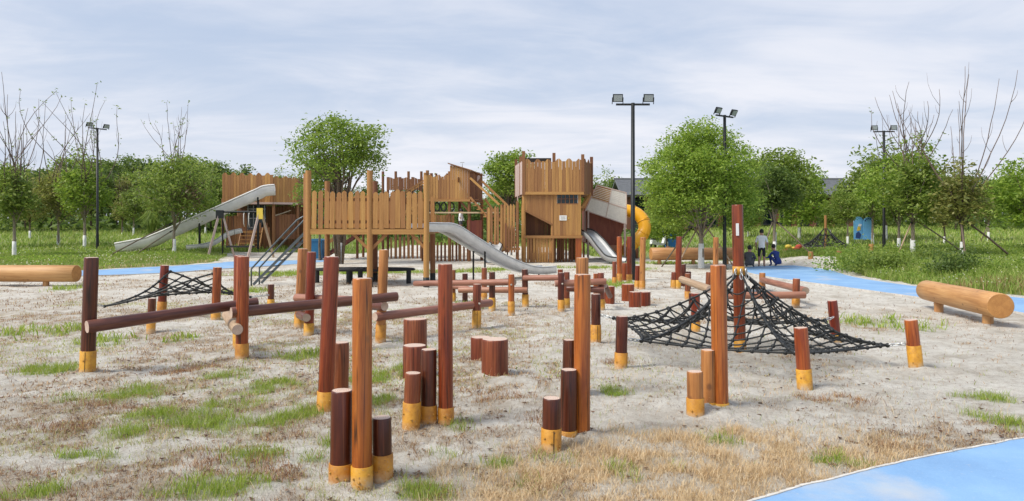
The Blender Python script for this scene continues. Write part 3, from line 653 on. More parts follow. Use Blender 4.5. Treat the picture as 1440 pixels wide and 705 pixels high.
# ------------------------------------------------------------------ planted posts
_pn = [0]
def post(bx, by, tx, ty, dia, mat, spy, label, group=None, bolts=(), Y=None, sbolts=3, name='wooden_post', cat='post', seam=False):
    """bx, by: picture foot; tx, ty: picture top; spy: picture row of the sleeve's upper rim"""
    b = gp(bx, by) if Y is None else Vector(((bx - 720) / F * Y, Y, 0)); Y = b.y
    h = (by - ty) / F * Y if by else 0; lean = (tx - bx) / F * Y; r = dia / 2; _pn[0] += 1; sd = _pn[0]
    t = thing(name, label, cat, b, 0, group)
    t.rotation_euler = (R.uniform(-.008, .008), math.atan2(lean, h), 0)
    mb = MB(); mb.lathe([(r * 1.02, -0.22), (r * 1.02, 0), (r, h * .35), (r * 1.005, h * .7), (r * .985, h - .012), (r * .955, h - .003), (r * .9, h)], 20, 0, (0, 0, 0), .012, sd)
    mb.cap(r * .9, h, 20, 1, .012, sd); mb.build('shaft', [mat, 'end_pale'], t)
    if spy:
        sh = max(0.03, (by - spy) / F * Y); R2 = r * 1.03 + .006
        sv = MB(); sv.lathe([(R2, -0.2), (R2, sh - .002), (R2 - .002, sh), (r * .98, sh)], 20, 0, (0, 0, 0), .012, sd)
        s = sv.build('sleeve', ['yellow_paint'], t)
        if sbolts and Y < 8.6:
            for k in range(sbolts):
                a = -math.pi / 2 + (-0.75 + 1.5 * k / max(1, sbolts - 1)) + R.uniform(-.15, .15); zz = sh * (.42 + .3 * ((k * 2 + sd) % 3 - 1) * .6)
                bo = MB(); c0 = Vector((math.cos(a), math.sin(a), 0)); p = c0 * R2 + Vector((0, 0, zz))
                bo.tube([p - c0 * .004, p + c0 * .003], .009, 8); bo.ball(p + c0 * .004, .0062, 0, n=6, m=4); bo.build('bolt', ['bolt_brass'], s)
        if seam:
            a = -math.pi / 2 + .18; c0 = Vector((math.cos(a), math.sin(a), 0))
            MB().box(c0 * (R2 * 1.012) + Vector((0, 0, sh / 2 - .03)), (.004, .004, sh + .05), 0).build('seam', ['black_metal'], s)
    for (z, a) in bolts:
        aa = math.radians(a); c0 = Vector((math.sin(aa), -math.cos(aa), 0)); p = c0 * r + Vector((0, 0, z))
        bo = MB(); bo.tube([p - c0 * .004, p + c0 * .008], .020, 10); bo.ball(p + c0 * .009, .013, 0, n=8, m=4); bo.build('bolt', ['bolt_steel'], t)
    return t
G1 = 'stepping posts planted in clusters'
TALL = 0.125
# cluster with the orange tall post
post(509, 681, 509, 392, .123, 'stain_orange', 655, 'tall orange-brown post standing between a short dark post and a shorter one', G1)
post(479, 679, 481, 551, .136, 'stain_dark', 653, 'knee-high dark post touching the tall orange-brown post', G1)
post(538, 676, 537, 590, .124, 'stain_dark', 641, 'shortest dark post with a deep yellow sleeve beside the tall orange-brown post', G1)
# cluster behind it
post(457, 581, 466, 363, .135, 'stain_red', 552, 'tall dark red post leaning slightly behind the knee-high dark post', G1)
post(479, 569, 480, 483, .145, 'stain_brown', 0, 'short brown post without sleeve beside the leaning dark red post', G1)
# cluster with three steps
post(627, 600, 626, 373, .122, 'stain_red', 574, 'tall red post at the end of a rising row of three near two thick stumps', G1)
post(602, 599, 603, 492, .130, 'stain_dark', 570, 'waist-high nearly black post between the tall red post and a honey brown one', G1)
post(578, 604, 581, 525, .130, 'stain_brown', 566, 'low honey brown post with a tall yellow sleeve, lowest of its row of three', G1)
# cluster in the middle
post(818, 618, 819, 388, .127, 'stain_orange', 609, 'tall orange-red post rising from a heap of sand beside two dark steps', G1)
post(799, 621, 800, 522, .126, 'stain_dark', 607, 'middle dark post between the tall orange-red post and the lowest step', G1)
post(775, 634, 776, 561, .134, 'stain_dark', 603, 'lowest dark post with a seamed yellow sleeve in front of the straw grass', G1, seam=True)
post(819, 555, 819, 364, .125, 'stain_honey', 540, 'tall honey-coloured post hidden behind the tall orange-red post', G1)
post(799, 552, 800, 478, .115, 'stain_dark', 540, 'short dark post standing behind the middle dark step', G1)
# cluster by the rope pyramid
post(1013, 577, 1010, 373, .14, 'stain_orange', 566, 'tall orange-red post in front of the rope pyramid', G1)
post(996, 577, 996, 492, .13, 'stain_honey', 565, 'short honey post with a light stripe leaning on the tall post before the rope pyramid', G1)
post(978, 588, 977, 523, .135, 'stain_honey', 560, 'lowest honey post with a big yellow sleeve before the rope pyramid', G1)
# rope pyramid: mast and the six posts around it
G2 = 'anchor posts round the rope pyramid'
PC = (2.99, 9.3)
mast = post(1041, 497, 1037, 289, .145, 'stain_red', 479, 'tall dark red mast in the middle of the rope pyramid with a yellow band', None, name='net_mast', cat='mast')
MB().lathe([(.0705, 1.02), (.0785, 1.022), (.0785, 1.135), (.0705, 1.137)], 20).build('band', ['yellow_paint'], mast)
mb = MB(); mb.box((-.03, -.078, 1.62), (.035, .012, .16)); mb.build('notice', ['paper_white'], mast)
post(838, 483, 838, 414, .135, 'stain_dark', 457, 'dark anchor post of the rope pyramid beside the tall honey post', G2, seam=True)
post(873, 518, 875, 445, .14, 'stain_dark', 496, 'dark anchor post of the rope pyramid with a shackle ring beside it', G2)
post(1132, 546, 1126, 461, .14, 'stain_orange', 519, 'orange anchor post with a knot hole at the open front of the rope pyramid', G2, sbolts=2)
post(1288, 516, 1281, 450, .145, 'stain_orange', 486, 'leaning orange anchor post at the rope corner facing the big log', G2, sbolts=2)
post(1176, 481, 1170, 423, .14, 'stain_red', 470, 'red anchor post behind the rope pyramid leaning towards it', G2)
post(978, 467, 978, 413, .14, 'stain_red', 453, 'anchor post half hidden behind the hanging side of the rope pyramid', G2)

# balance course: posts
G3 = 'posts carrying the balance beams'
post(123, 526, 129, 363, .152, 'stain_dark', 494, 'dark red post at the outer end of the long sloping beam', G3, seam=True)
post(340, 505, 342, 361, .15, 'stain_orange', 483, 'orange post in front of the crossbar where two long beams meet', G3)
post(336, 489, 337, 360, .15, 'stain_red', 470, 'red post half hidden behind the orange post where two beams meet', G3)
post(421, 459, 426, 350, .165, 'stain_honey', 442, 'honey post of the pair under the black steel ladder', G3)
post(434, 471, 438, 355, .14, 'stain_red', 455, 'red post of the pair under the black steel ladder', G3)
post(535, 481, 540, 352, .14, 'stain_honey', 457, 'honey post carrying a crossbar between the two leading beams', G3)
post(670, 461, 671, 400, .14, 'stain_brown', 437, 'brown post with bolts at the end of the low sloping beam', G3, bolts=((.40, 40),), seam=True)
post(719, 442, 719, 386, .12, 'stain_orange', 424, 'orange post with a bolt at the joint of two low rails', G3, bolts=((.57, 0),))
post(692, 436, 692, 383, .125, 'stain_dark', 419, 'dark post with a yellow foot behind the paired low rails', G3)
post(739, 431, 738, 379, .13, 'stain_dark', 414, 'dark post with a pale sandy foot at the start of the single low rail', G3)
post(654, 424, 654, 385, .125, 'stain_dark', 0, 'dark post with two bolts at the head of the paired low rails', G3, bolts=((.42, 0), (.28, 25)))
post(637, 424, 637, 380, .12, 'stain_brown', 412, 'brown post just behind the tall red post of the row of three', G3)
post(681, 421, 681, 377, .125, 'stain_brown', 408, 'reddish brown post rising behind the paired low rails', G3)
post(789, 438, 789, 384, .125, 'stain_dark', 422, 'dark post with a bolt where the single rail meets the short rails', G3, bolts=((.55, 20),))
post(797, 432, 797, 383, .125, 'stain_brown', 420, 'brown post standing close behind the bolted dark post', G3)
post(788, 420, 788, 379, .125, 'stain_red', 0, 'red post rising behind the joint of the single rail', G3)
post(846, 436, 845, 384, .125, 'stain_brown', 421, 'brown post at the far end of the short rails with a bolt', G3, bolts=((.56, 0), (.40, 0)))
post(838, 424, 838, 385, .12, 'stain_orange', 0, 'orange post behind the far end of the short rails', G3)
post(967, 421, 967, 385, .13, 'stain_brown', 410, 'stubby brown post under the upper end of the pale weathered beam', G3)
post(1119, 431, 1120, 392, .15, 'stain_brown', 418, 'grey-brown post crossed by two rails behind the rope pyramid', G3)
post(1072, 408, 1072, 384, .16, 'stain_honey', 0, 'short honey stub post by the blue path behind the rope pyramid', G3)
# posts of the sagging net
G4 = 'anchor posts of the small sagging net'
post(227, 441, 232, 373, .155, 'stain_red', 424, 'red post holding a raised corner of the small sagging net', G4)
post(303, 450, 306, 376, .15, 'stain_orange', 439, 'orange post holding the other raised corner of the small sagging net', G4)
post(212, 467, 214, 420, .12, 'stain_dark', 454, 'stubby dark post behind the long sloping beam', G4)
post(381, 431, 381, 400, .135, 'stain_dark', 421, 'short dark post anchoring a low corner of the small sagging net', G4)
post(128, 452, 128, 420, .13, 'stain_dark', 441, 'short dark post hidden behind the outer end post of the long beam', G4)
# far clusters
G5 = 'far clusters of stepping posts by the lamp post'
post(871, 397, 871, 333, .165, 'stain_orange', 385, 'tall orange post of the far cluster nearest the metal slide', G5)
post(885, 396, 885, 333, .165, 'stain_red', 386, 'tall red post of the far cluster, between two tall orange posts', G5)
post(903, 407, 904, 334, .16, 'stain_honey', 395, 'tall honey post of the far cluster on the lamp post side', G5)
post(864, 400, 864, 368, .13, 'stain_brown', 390, 'short brown step post of the far cluster nearest the metal slide', G5)
post(878, 394, 879, 370, .19, 'stain_red', 0, 'thick red step post in the middle of the far cluster', G5)
post(896, 406, 897, 374, .14, 'stain_red', 395, 'short red step post of the far cluster beside the lamp post', G5)
post(953, 406, 955, 333, .165, 'stain_red', 394, 'tall red post of the cluster before the whitewashed big tree', G5)
post(961, 402, 961, 372, .15, 'stain_dark', 0, 'middle dark step post of the cluster before the big tree', G5)
post(947, 406, 948, 383, .15, 'stain_brown', 394, 'lowest brown step post of the cluster before the big tree', G5)
post(968, 405, 968, 382, .15, 'stain_dark', 0, 'dark step post under the pale weathered beam', G5)
post(1006, 398, 1007, 334, .165, 'stain_honey', 386, 'tall honey post standing alone between the big tree and the mast', G5)
post(996, 404, 997, 383, .16, 'stain_brown', 0, 'low brown step post below the lone tall honey post', G5)
post(1015, 403, 1015, 372, .14, 'stain_red', 0, 'half-hidden red step post behind the tall post before the pyramid', G5)

# ------------------------------------------------------------------ beams, stumps and logs
def log_obj(name, label, p0, p1, r0, r1, mat, end, cat, group=None, parent=None, n=18, wob=.02):
    p0 = Vector(p0); p1 = Vector(p1); L = (p1 - p0).length; _pn[0] += 1; sd = _pn[0]; q = random.Random(sd)
    prof = [(r0 * .93, 0), (r0, .012)] + [(r0 + (r1 - r0) * k / 6 + q.uniform(-.002, .002), L * k / 6) for k in range(1, 6)] + [(r1, L - .012), (r1 * .93, L)]
    mb = MB(); mb.lathe(prof, n, 0, (0, 0, 0), wob * .5, sd); mb.cap(r0 * .93, 0, n, 1, wob * .5, sd, True); mb.cap(r1 * .93, L, n, 1, wob * .5, sd)
    o = mb.build(name, [mat, end], parent, p0); o.rotation_mode = 'QUATERNION'; o.rotation_quaternion = (p1 - p0).to_track_quat('Z', 'Y')
    if parent is None: tag(o, label, cat, group)
    return o
G6 = 'round balance beams and rails of the obstacle course'
def beam(label, a, b, r0, r1, mat='beam_faded', end='end_pale'):
    return log_obj('balance_beam', label, pt(*a), pt(*b), r0, r1, mat, end, 'beam', G6)
wood('beam_dark', (0.05, 0.013, 0.009), (0.10, 0.03, 0.02), (0.19, 0.075, 0.05), 0.36, vary=.08, streak=.4, streak_col=(.28, .13, .09))
beam('long dark balance beam sloping up from the lone outer post', (122, 460, 7.88), (361, 425, 9.38), .073, .062, 'beam_dark')
beam('long dark balance beam running behind the tall orange-brown post', (325, 440, 8.86), (558, 417, 10.15), .070, .066, 'beam_dark')
beam('short pale crossbar under the joint of the two long beams', (334, 464, 8.75), (319, 443, 9.75), .068, .068, 'beam_weathered', 'end_pale')
beam('reddish beam lying behind the second long beam near the steel ladder', (416, 419, 11.3), (533, 424, 10.55), .066, .062, 'beam_faded')
beam('short dark crossbar bolted to the pair of posts under the steel ladder', (431, 447, 10.85), (421, 443, 11.85), .066, .066, 'beam_dark', 'end_grey')
beam('short dark crossbar at the post between the two leading beams', (541, 431, 10.15), (515, 429, 10.6), .066, .066, 'beam_dark', 'end_pale')
beam('low sloping brown beam ending at the bolted brown post', (527, 446, 10.15), (690, 426, 12.15), .064, .066, 'beam_faded')
beam('upper rail with a bleached end beside the foot of the platform', (583, 399, 15.4), (724, 397, 14.0), .06, .064, 'beam_faded', 'end_grey')
beam('lower rail of the pair bolted below the rail with the bleached end', (645, 408, 15.3), (742, 408, 15.0), .066, .064, 'beam_faded', 'end_grey')
beam('short rail half hidden behind the tall red post of the row of three', (628, 402, 16.2), (660, 406, 15.8), .05, .05, 'beam_faded')
beam('single low rail in front of the platform slide', (737, 391, 15.05), (792, 391, 14.45), .062, .062, 'beam_faded')
beam('upper short rail behind the tall orange-red post', (780, 399, 14.25), (852, 396, 14.35), .066, .066, 'beam_faded')
beam('lower short rail behind the tall orange-red post', (797, 406, 14.5), (850, 408, 14.3), .062, .062, 'beam_dark')
beam('stub of rail sloping to the ground beside the short dark stump', (851, 402, 14.5), (858, 417, 15.0), .055, .055, 'beam_dark')
beam('pale weathered beam sloping down to the net from the far cluster', (958, 393, 15.6), (998, 407, 14.3), .075, .08, 'beam_weathered', 'end_pale')
beam('light brown rail crossing behind the mast of the rope pyramid', (1022, 416, 14.8), (1132, 415, 14.9), .075, .075, 'beam_faded')
beam('light brown rail between the blue path and the rope pyramid', (1072, 394, 19.2), (1133, 409, 15.25), .08, .08, 'beam_faded', 'end_grey')
def stump(bx, by, top, dia, mat, label):
    b = gp(bx, by); h = (by - top) / F * b.y - .5 * dia * (by - HY) / F * .9; r = dia / 2; _pn[0] += 1; sd = _pn[0]
    mb = MB(); mb.lathe([(r * 1.0, -.12), (r * 1.0, 0), (r * .995, h * .5), (r * .985, h - .02), (r * .965, h - .006), (r * .93, h)], 26, 0, (0, 0, 0), .014, sd); mb.cap(r * .93, h, 26, 1, .014, sd)
    return tag(mb.build('log_stump', [mat, 'end_pale'], None, b), label, 'stump', 'thick log stumps set as steps')
stump(584, 500, 446, .30, 'stain_brown', 'taller thick red-brown stump behind the stump that almost touches it')
stump(583, 528, 483, .262, 'stain_brown', 'lower thick red-brown stump between the taller stump and the nearly black post')
stump(676, 505, 472, .25, 'stain_brown', 'small red-brown stump half hidden behind the wide stump')
stump(696, 527, 474, .30, 'stain_brown', 'wide red-brown stump with pale scratches standing alone on the sand')
stump(857, 427, 402, .24, 'stain_red', 'small red stump beside the end of the short rails')
stump(883, 423, 399, .29, 'stain_red', 'tallest red stump of the four between the rails and the far cluster')
stump(893, 432, 410, .265, 'stain_red', 'small red stump in front of the two others near the far cluster')
stump(907, 428, 410, .24, 'stain_red', 'narrow red stump tucked behind the small front one')
stump(976, 432, 412, .22, 'stain_dark', 'small dark stump behind the hanging rope net')
def big_log(a, b, r, legs, label, mat='pine_log'):
    t = thing('log_bench', label, 'log', (0, 0, 0), 0, 'big barked-off logs lying on short legs')
    a = Vector(a); b = Vector(b); c = (a + b) / 2; t.location = (c.x, c.y, 0)
    off = Vector((c.x, c.y, 0))
    log_obj('log', None, a - off, b - off, r, r * .98, mat, 'end_log', None, None, t, 30, .012)
    for k in legs:
        p = a + (b - a) * k - off
        log_obj('leg', None, (p.x, p.y, -.12), (p.x, p.y, p.z - r * .9), .085, .085, 'pine_log', 'end_log', None, None, t, 14)
    return t
a = pt(1407, 430, 11.75); b = pt(1303, 410, 14.9); big_log((a.x, a.y, .36), (b.x, b.y, .36), .212, (.14, .80), 'big smooth pine log on two stub legs beside the curving blue path')
a = pt(108, 385, 20.7); big_log((a.x, a.y, .36), (-18.4, 20.9, .36), .245, (.16, .84), 'big smooth pine log on stub legs below the grass bank with the long slide')
a = pt(915, 357, 34.0); b = pt(1034, 358, 34.4); big_log((a.x, a.y, .5), (b.x, b.y, .5), .30, (.1, .5, .9), 'long thick log bench behind the whitewashed trunk of the big tree')
# big logs' darker knots
# ------------------------------------------------------------------ rope nets
def rope_obj(parent, pts, r=.0125, n=6):
    return MB().tube(pts, r, n).build('rope', ['rope'], parent)
def pyramid(center, az, cs, label, rings=10, half=5, r=.0105, kr=.026, ar=.085):
    """net hung from a mast: six rope panels of square mesh between the corner ropes"""
    c = Vector((center[0], center[1], 0)); t = thing('climbing_net', label, 'climbing net', c)
    cs = [Vector(p) - c for p in cs]; m = len(cs); kn = MB(); NR = rings
    def P(i, u, v):
        a, b = cs[i], cs[(i + 1) % m]; e = a.lerp(b, u); bow = 4 * u * (1 - u)
        e2 = Vector((e.x, e.y, 0)) * (1 - .10 * bow); dirn = e2.normalized()
        xy = dirn * ar * (1 - v) + e2 * v
        z = e.z - .05 * bow + (az - e.z) * max(0.0, 1 - v) ** 1.75 - .10 * math.sin(math.pi * v) * bow
        return Vector((xy.x, xy.y, max(z, .08)))
    for k in range(1, NR + 1):
        v = (k / NR) ** .92; pts = []
        for i in range(m):
            for s in range(8): pts.append(P(i, s / 8, v))
        pts.append(pts[0]); rope_obj(t, pts, r * (1.25 if k == NR else 1))
    for i in range(m):
        rope_obj(t, [P(i, 0, j / 14) for j in range(15)], r * 1.35)
        for k in range(1, NR + 1): kn.ball(P(i, 0, (k / NR) ** .92), kr * 1.15, 0, n=6, m=4)
        for sgn in (-1, 1):
            for j in range(half):
                w = (j + .5) / half * sgn; v0 = abs(w) * 1.02 + .02
                if v0 >= .97: continue
                fu = lambda v: min(1, max(0, .5 + .5 * w / v))
                vs_ = [v0 + (1 - v0) * q / 10 for q in range(11)]
                rope_obj(t, [P(i, fu(v), v) for v in vs_], r)
                for k in range(1, NR + 1):
                    v = (k / NR) ** .92
                    if v >= v0 - .01: kn.ball(P(i, fu(max(v, v0)), max(v, v0)), kr, 0, n=6, m=4)
    kn.build('knots', ['rope'], t)['kind'] = 'stuff'
    return t, P
def shackle(parent, p0, p1):
    """ring and short chain from a net corner to its post"""
    p0 = Vector(p0); p1 = Vector(p1); mb = MB(); d = p1 - p0; k = max(2, int(d.length / .06))
    for i in range(k):
        c = p0 + d * ((i + .5) / k); ax = d.normalized(); s = ax.orthogonal() if i % 2 else ax.cross(ax.orthogonal()).normalized(); s.normalize()
        mb.tube([c + (ax * math.cos(w) * .042 + s * math.sin(w) * .02) for w in [2 * math.pi * q / 8 for q in range(9)]], .007, 5, 0, False)
    return mb.build('shackle', ['shackle'], parent)
posts6 = [(1.31, 8.29), (2.99, 7.25), (4.73, 8.40), (4.68, 10.25), (2.92, 11.27), (1.20, 10.15)]
cz = [.30, .31, .23, .33, .32, .37]
corners = []
for (x_, y_), z_ in zip(posts6, cz):
    d = Vector((x_ - PC[0], y_ - PC[1], 0)); d *= (d.length - .26) / d.length; corners.append((PC[0] + d.x, PC[1] + d.y, z_))
NET, _P = pyramid(PC, 1.02, corners, 'black rope climbing pyramid hung from the tall red mast')
for (x_, y_), cc, z_ in zip(posts6, corners, cz):
    d = (Vector((x_, y_, 0)) - Vector((cc[0], cc[1], 0))).normalized(); q = Vector((x_, y_, z_ + .03)) - d * .07
    shackle(NET, Vector(cc) - NET.location, q - NET.location)
for k in range(6):
    a = k * math.pi / 3 + .3; u = Vector((math.cos(a), math.sin(a), 0)); shackle(NET, u * .10 + Vector((0, 0, .98)), u * .075 + Vector((0, 0, 1.10)))
# small sagging net: two corners high, two low
def sag_net(cn, n1, n2, label):
    c = sum((Vector(p) for p in cn), Vector()) / 4; c.z = 0; t = thing('sagging_net', label, 'climbing net', c); cn = [Vector(p) - c for p in cn]; kn = MB()
    def P(u, v):
        p = cn[0].lerp(cn[1], u).lerp(cn[3].lerp(cn[2], u), v)
        m_ = (cn[0] + cn[1] + cn[2] + cn[3]) / 4; bow = .22 * (4 * u * (1 - u) * (2 * v - 1) ** 2 + 4 * v * (1 - v) * (2 * u - 1) ** 2)
        q = p.lerp(m_, bow); q.z = p.z - .12 * (4 * u * (1 - u)) * (4 * v * (1 - v)) - .06 * bow; return q
    for i in range(n1 + 1): rope_obj(t, [P(i / n1, s / 12) for s in range(13)], .014 if i not in (0, n1) else .019)
    for j in range(n2 + 1): rope_obj(t, [P(s / 12, j / n2) for s in range(13)], .014 if j not in (0, n2) else .019)
    for i in range(n1 + 1):
        for j in range(n2 + 1): kn.ball(P(i / n1, j / n2), .03, 0, n=6, m=4)
    kn.build('knots', ['rope'], t)['kind'] = 'stuff'
    return t, cn
cn = [pt(147, 431, 12.9), pt(240, 382, 13.8), pt(352, 418, 14.6), pt(299, 385, 12.8)]
SAG, cnl = sag_net(cn, 7, 7, 'small black net sagging between two raised corners behind the long beam')
for p, q in zip(cnl, [pt(133, 428, 12.7), pt(234, 381, 13.85), pt(378, 415, 15.0), pt(303, 383, 12.82)]): shackle(SAG, p, q - SAG.location)
mb = MB(); mb.prism([(-.5, -.35), (.45, -.4), (.55, .3), (-.3, .42)], -.03, .05, 0, 'Z'); o = mb.build('rubber_pad', ['grey_rubber'], None, (6.0, 18.6, 0), fix=True); tag(o, 'grey rubber pad on the sand behind the rope pyramid', 'pad')

# ------------------------------------------------------------------ metal slides
def trough(name, label, pts, width, wall, mats, cat='slide', thick=.03, lip=.02, legs=(), belly=None):
    """slide: bed with two side walls swept along pts, rails on the rims"""
    pts = [Vector(p) for p in pts]; base = Vector((pts[-1].x, pts[-1].y, float(hmacro(pts[-1].x, pts[-1].y)))); t = thing(name, label, cat, base); pts = [p - base for p in pts]
    # resample smoothly
    P = []
    for i in range(len(pts) - 1):
        p0, p1, p2, p3 = pts[max(i - 1, 0)], pts[i], pts[i + 1], pts[min(i + 2, len(pts) - 1)]
        for s in range(5):
            u = s / 5; P.append(.5 * ((2 * p1) + (-p0 + p2) * u + (2 * p0 - 5 * p1 + 4 * p2 - p3) * u * u + (-p0 + 3 * p1 - 3 * p2 + p3) * u ** 3))
    P.append(pts[-1]); n = len(P); prof = [(-width / 2, wall), (-width / 2 + .03, .05), (-width / 2 + .10, 0), (width / 2 - .10, 0), (width / 2 - .03, .05), (width / 2, wall)]
    def frame(i):
        d = (P[min(i + 1, n - 1)] - P[max(i - 1, 0)]).normalized(); s = Vector((d.y, -d.x, 0)).normalized(); u = s.cross(d).normalized(); return s, u
    bed = MB(); V = []
    for i in range(n):
        s, u = frame(i)
        V += [P[i] + s * a + u * b for a, b in prof] + [P[i] + s * a * 1.0 + u * (b - thick) for a, b in ([(-width / 2 - thick, wall), (-width / 2 - thick, -.01), (0, -.02), (0, -.02), (width / 2 + thick, -.01), (width / 2 + thick, wall)] if not belly else [(-width / 2 - thick, wall), (-width / 2 - thick, .02), (-width * .3, -belly), (width * .3, -belly), (width / 2 + thick, .02), (width / 2 + thick, wall)])]
    k = len(prof); Fs = []
    for i in range(n - 1):
        a, b = i * 2 * k, (i + 1) * 2 * k
        for j in range(k - 1): Fs.append((a + j, a + j + 1, b + j + 1, b + j)); Fs.append((a + k + j, b + k + j, b + k + j + 1, a + k + j + 1))
    bed._add(V, Fs, 0, True); bed.build('bed', [mats[0]], t)
    for sg in (-1, 1):
        rim = []
        for i in range(n):
            s, u = frame(i); rim.append(P[i] + s * sg * (width / 2 + thick * .5) + u * wall)
        MB().tube(rim, lip, 8).build('side_rail', [mats[1]], t)
    for (f, r) in legs:
        i = int(f * (n - 1)); 
        for sg in (-1, 1):
            s, u = frame(i); p = P[i] + s * sg * width * .4; roundbar('leg', mats[2] if len(mats) > 2 else mats[1], t, (p.x, p.y, -.1), p - Vector((0, 0, .02)), r)
    return t
trough('metal_slide', 'steel slide running down from the near slatted platform', [(-2.75, 20.75, 1.62), (-2.3, 21.3, 1.62), (-1.94, 21.75, 1.58), (-1.4, 22.43, 1.22), (-.5, 23.55, .62), (.21, 24.45, .27), (.75, 25.1, .13), (1.35, 25.85, .12)],
       .62, .21, ('steel', 'steel', 'black_metal'), legs=((.5, .03), (.86, .03)))

# ------------------------------------------------------------------ near platform
def rpost(parent, x, y, z1, r=.085, mat='timber_light', foot=.26, name='post', z0=-.1):
    o = roundbar(name, mat, parent, (x, y, z0), (x, y, z1), r, 12)
    if foot: MB().lathe([(r * 1.06, -.05), (r * 1.06, foot), (r * .9, foot + .01)], 12).build('foot_sleeve', ['black_metal'], parent, (x, y, 0))
    return o
P1 = thing('slatted_platform', 'raised wooden platform with slatted rails and a black ladder', 'play platform', (-4.15, 20.5, 0))
X0, XM, X1 = -1.72, .05, 1.68          # local post columns
for x_ in (X0, XM, X1): rpost(P1, x_, 0, 3.34 if x_ != X1 else 3.2)
rpost(P1, X0 - .16, .35, 3.28)
for x_ in (X0, XM - .25, X1 - .05): rpost(P1, x_, 2.1, 3.18 if x_ < 1 else 1.5, mat='timber_brown' if x_ > -1 else 'timber_light')
for (a_, b_) in (((X0, -.02), (XM, -.02)), ((XM, -.02), (X1, -.02)), ((X0, 2.1), (X1, 2.1)), ((X0, 0), (X0, 2.1)), ((X1, 0), (X1, 2.1))):
    bar('deck_beam', 'timber_light', P1, (a_[0], a_[1], 1.575), (b_[0], b_[1], 1.575), .15, .07)
for i in range(14): bar('deck_board', 'timber', P1, (X0 + .03, .10 + i * .147, 1.675), (X1 - .03, .10 + i * .147, 1.675), .13, .035)
for k, (a_, b_) in enumerate(((X0 + .09, XM - .09), (XM + .09, X1 - .09))):
    g = part_group('rail_panel', P1)
    for zz in (1.86, 2.50): bar('cross_rail', 'timber_brown', g, (a_ - .08, .0, zz), (b_ + .08, .0, zz), .09, .045)
    n = 9; st = (b_ - a_) / n
    for i in range(n):
        w = .132 if k == 0 else .140
        link('slat', plank_mesh('point', 'timber_light'), g, (a_ + st * (i + .5) + R.uniform(-.012, .012), -.045, 1.66 + R.uniform(-.01, .02)), Quaternion((0, 1, 0), R.uniform(-.02, .02)), (w, .028, 1.07 + R.uniform(-.03, .05)))
g = part_group('rail_panel', P1)
for zz in (1.86, 2.5): bar('cross_rail', 'timber_brown', g, (X0, 2.06, zz), (X1, 2.06, zz), .09, .045)
for i in range(18): link('slat', plank_mesh('point', 'timber'), g, (X0 + .14 + i * .19, 2.0, 1.68), Quaternion((0, 1, 0), R.uniform(-.02, .02)), (.12, .028, 1.02 + R.uniform(-.04, .04)))
for s in (-1, 1): bar('knee_brace', 'timber_light', P1, (XM + s * .02, .04, 1.05), (XM + s * .5, .04, 1.53), .08, .06)
bar('knee_brace', 'timber_light', P1, (X1, .04, 1.05), (X1 - .45, .04, 1.53), .08, .06)
# black ladder with hooped hand rails at its side
LD = thing('ladder_ramp', 'sloping black steel ladder with hooped handrails up to the near platform', 'ladder', (-7.62, 21.0, 0))
tp = Vector((1.62, -.1, 1.62)); ft = Vector((0, 0, .02))
for sy in (-.05, .62):
    bar('stringer', 'ladder_steel', LD, ft + Vector((0, sy, 0)), tp + Vector((0, sy, 0)), .07, .045)
    up = Vector((-.32, sy, .36)); pts = [ft + Vector((-.05, sy, .0)), ft + up * 1.0 + Vector((.26, -sy + sy, -.05)) - Vector((0, 0, 0))]
    a = Vector((-.06, sy, -.05)); b = Vector((-.06, sy, .48)); c = tp + Vector((-.30, sy, .30)); dd = tp + Vector((-.12, sy, .40)); e = tp + Vector((.03, sy, .33)); f_ = tp + Vector((.06, sy, .05))
    MB().tube([a, b, b.lerp(c, .5) + Vector((0, 0, .01)), c, dd, e, f_], .026, 8).build('handrail', ['ladder_steel'], LD)
for i in range(1, 9):
    c = ft.lerp(tp, i / 9.0); roundbar('rung', 'black_metal', LD, c + Vector((0, -.05, 0)), c + Vector((0, .62, 0)), .018, 8)
# round rope bed under the platform
RB = thing('rope_bed', 'low round black rope bed on posts beneath the slatted platform', 'rope bed', (-4.62, 22.3, 0))
ring = [(1.55 * math.cos(a), .75 * math.sin(a), .40) for a in [2 * math.pi * k / 36 for k in range(37)]]
MB().tube(ring, .035, 8, 0, False).build('rim', ['black_rubber'], RB)
for i in range(-7, 8):
    x_ = i * .2; yy = .75 * math.sqrt(max(0, 1 - (x_ / 1.55) ** 2)); MB().tube([(x_, -yy, .40), (x_, 0, .37), (x_, yy, .40)], .018, 5).build('rope', ['rope'], RB)
for j in range(-3, 4):
    y_ = j * .2; xx = 1.55 * math.sqrt(max(0, 1 - (y_ / .75) ** 2)); MB().tube([(-xx, y_, .41), (0, y_, .37), (xx, y_, .41)], .018, 5).build('rope', ['rope'], RB)
for (x_, y_) in ((-.34, -.70), (.02, -.74), (1.42, -.28), (-1.42, -.28), (.5, .7), (-.6, .68)): roundbar('leg', 'black_rubber', RB, (x_, y_, -.08), (x_, y_, .40), .075)

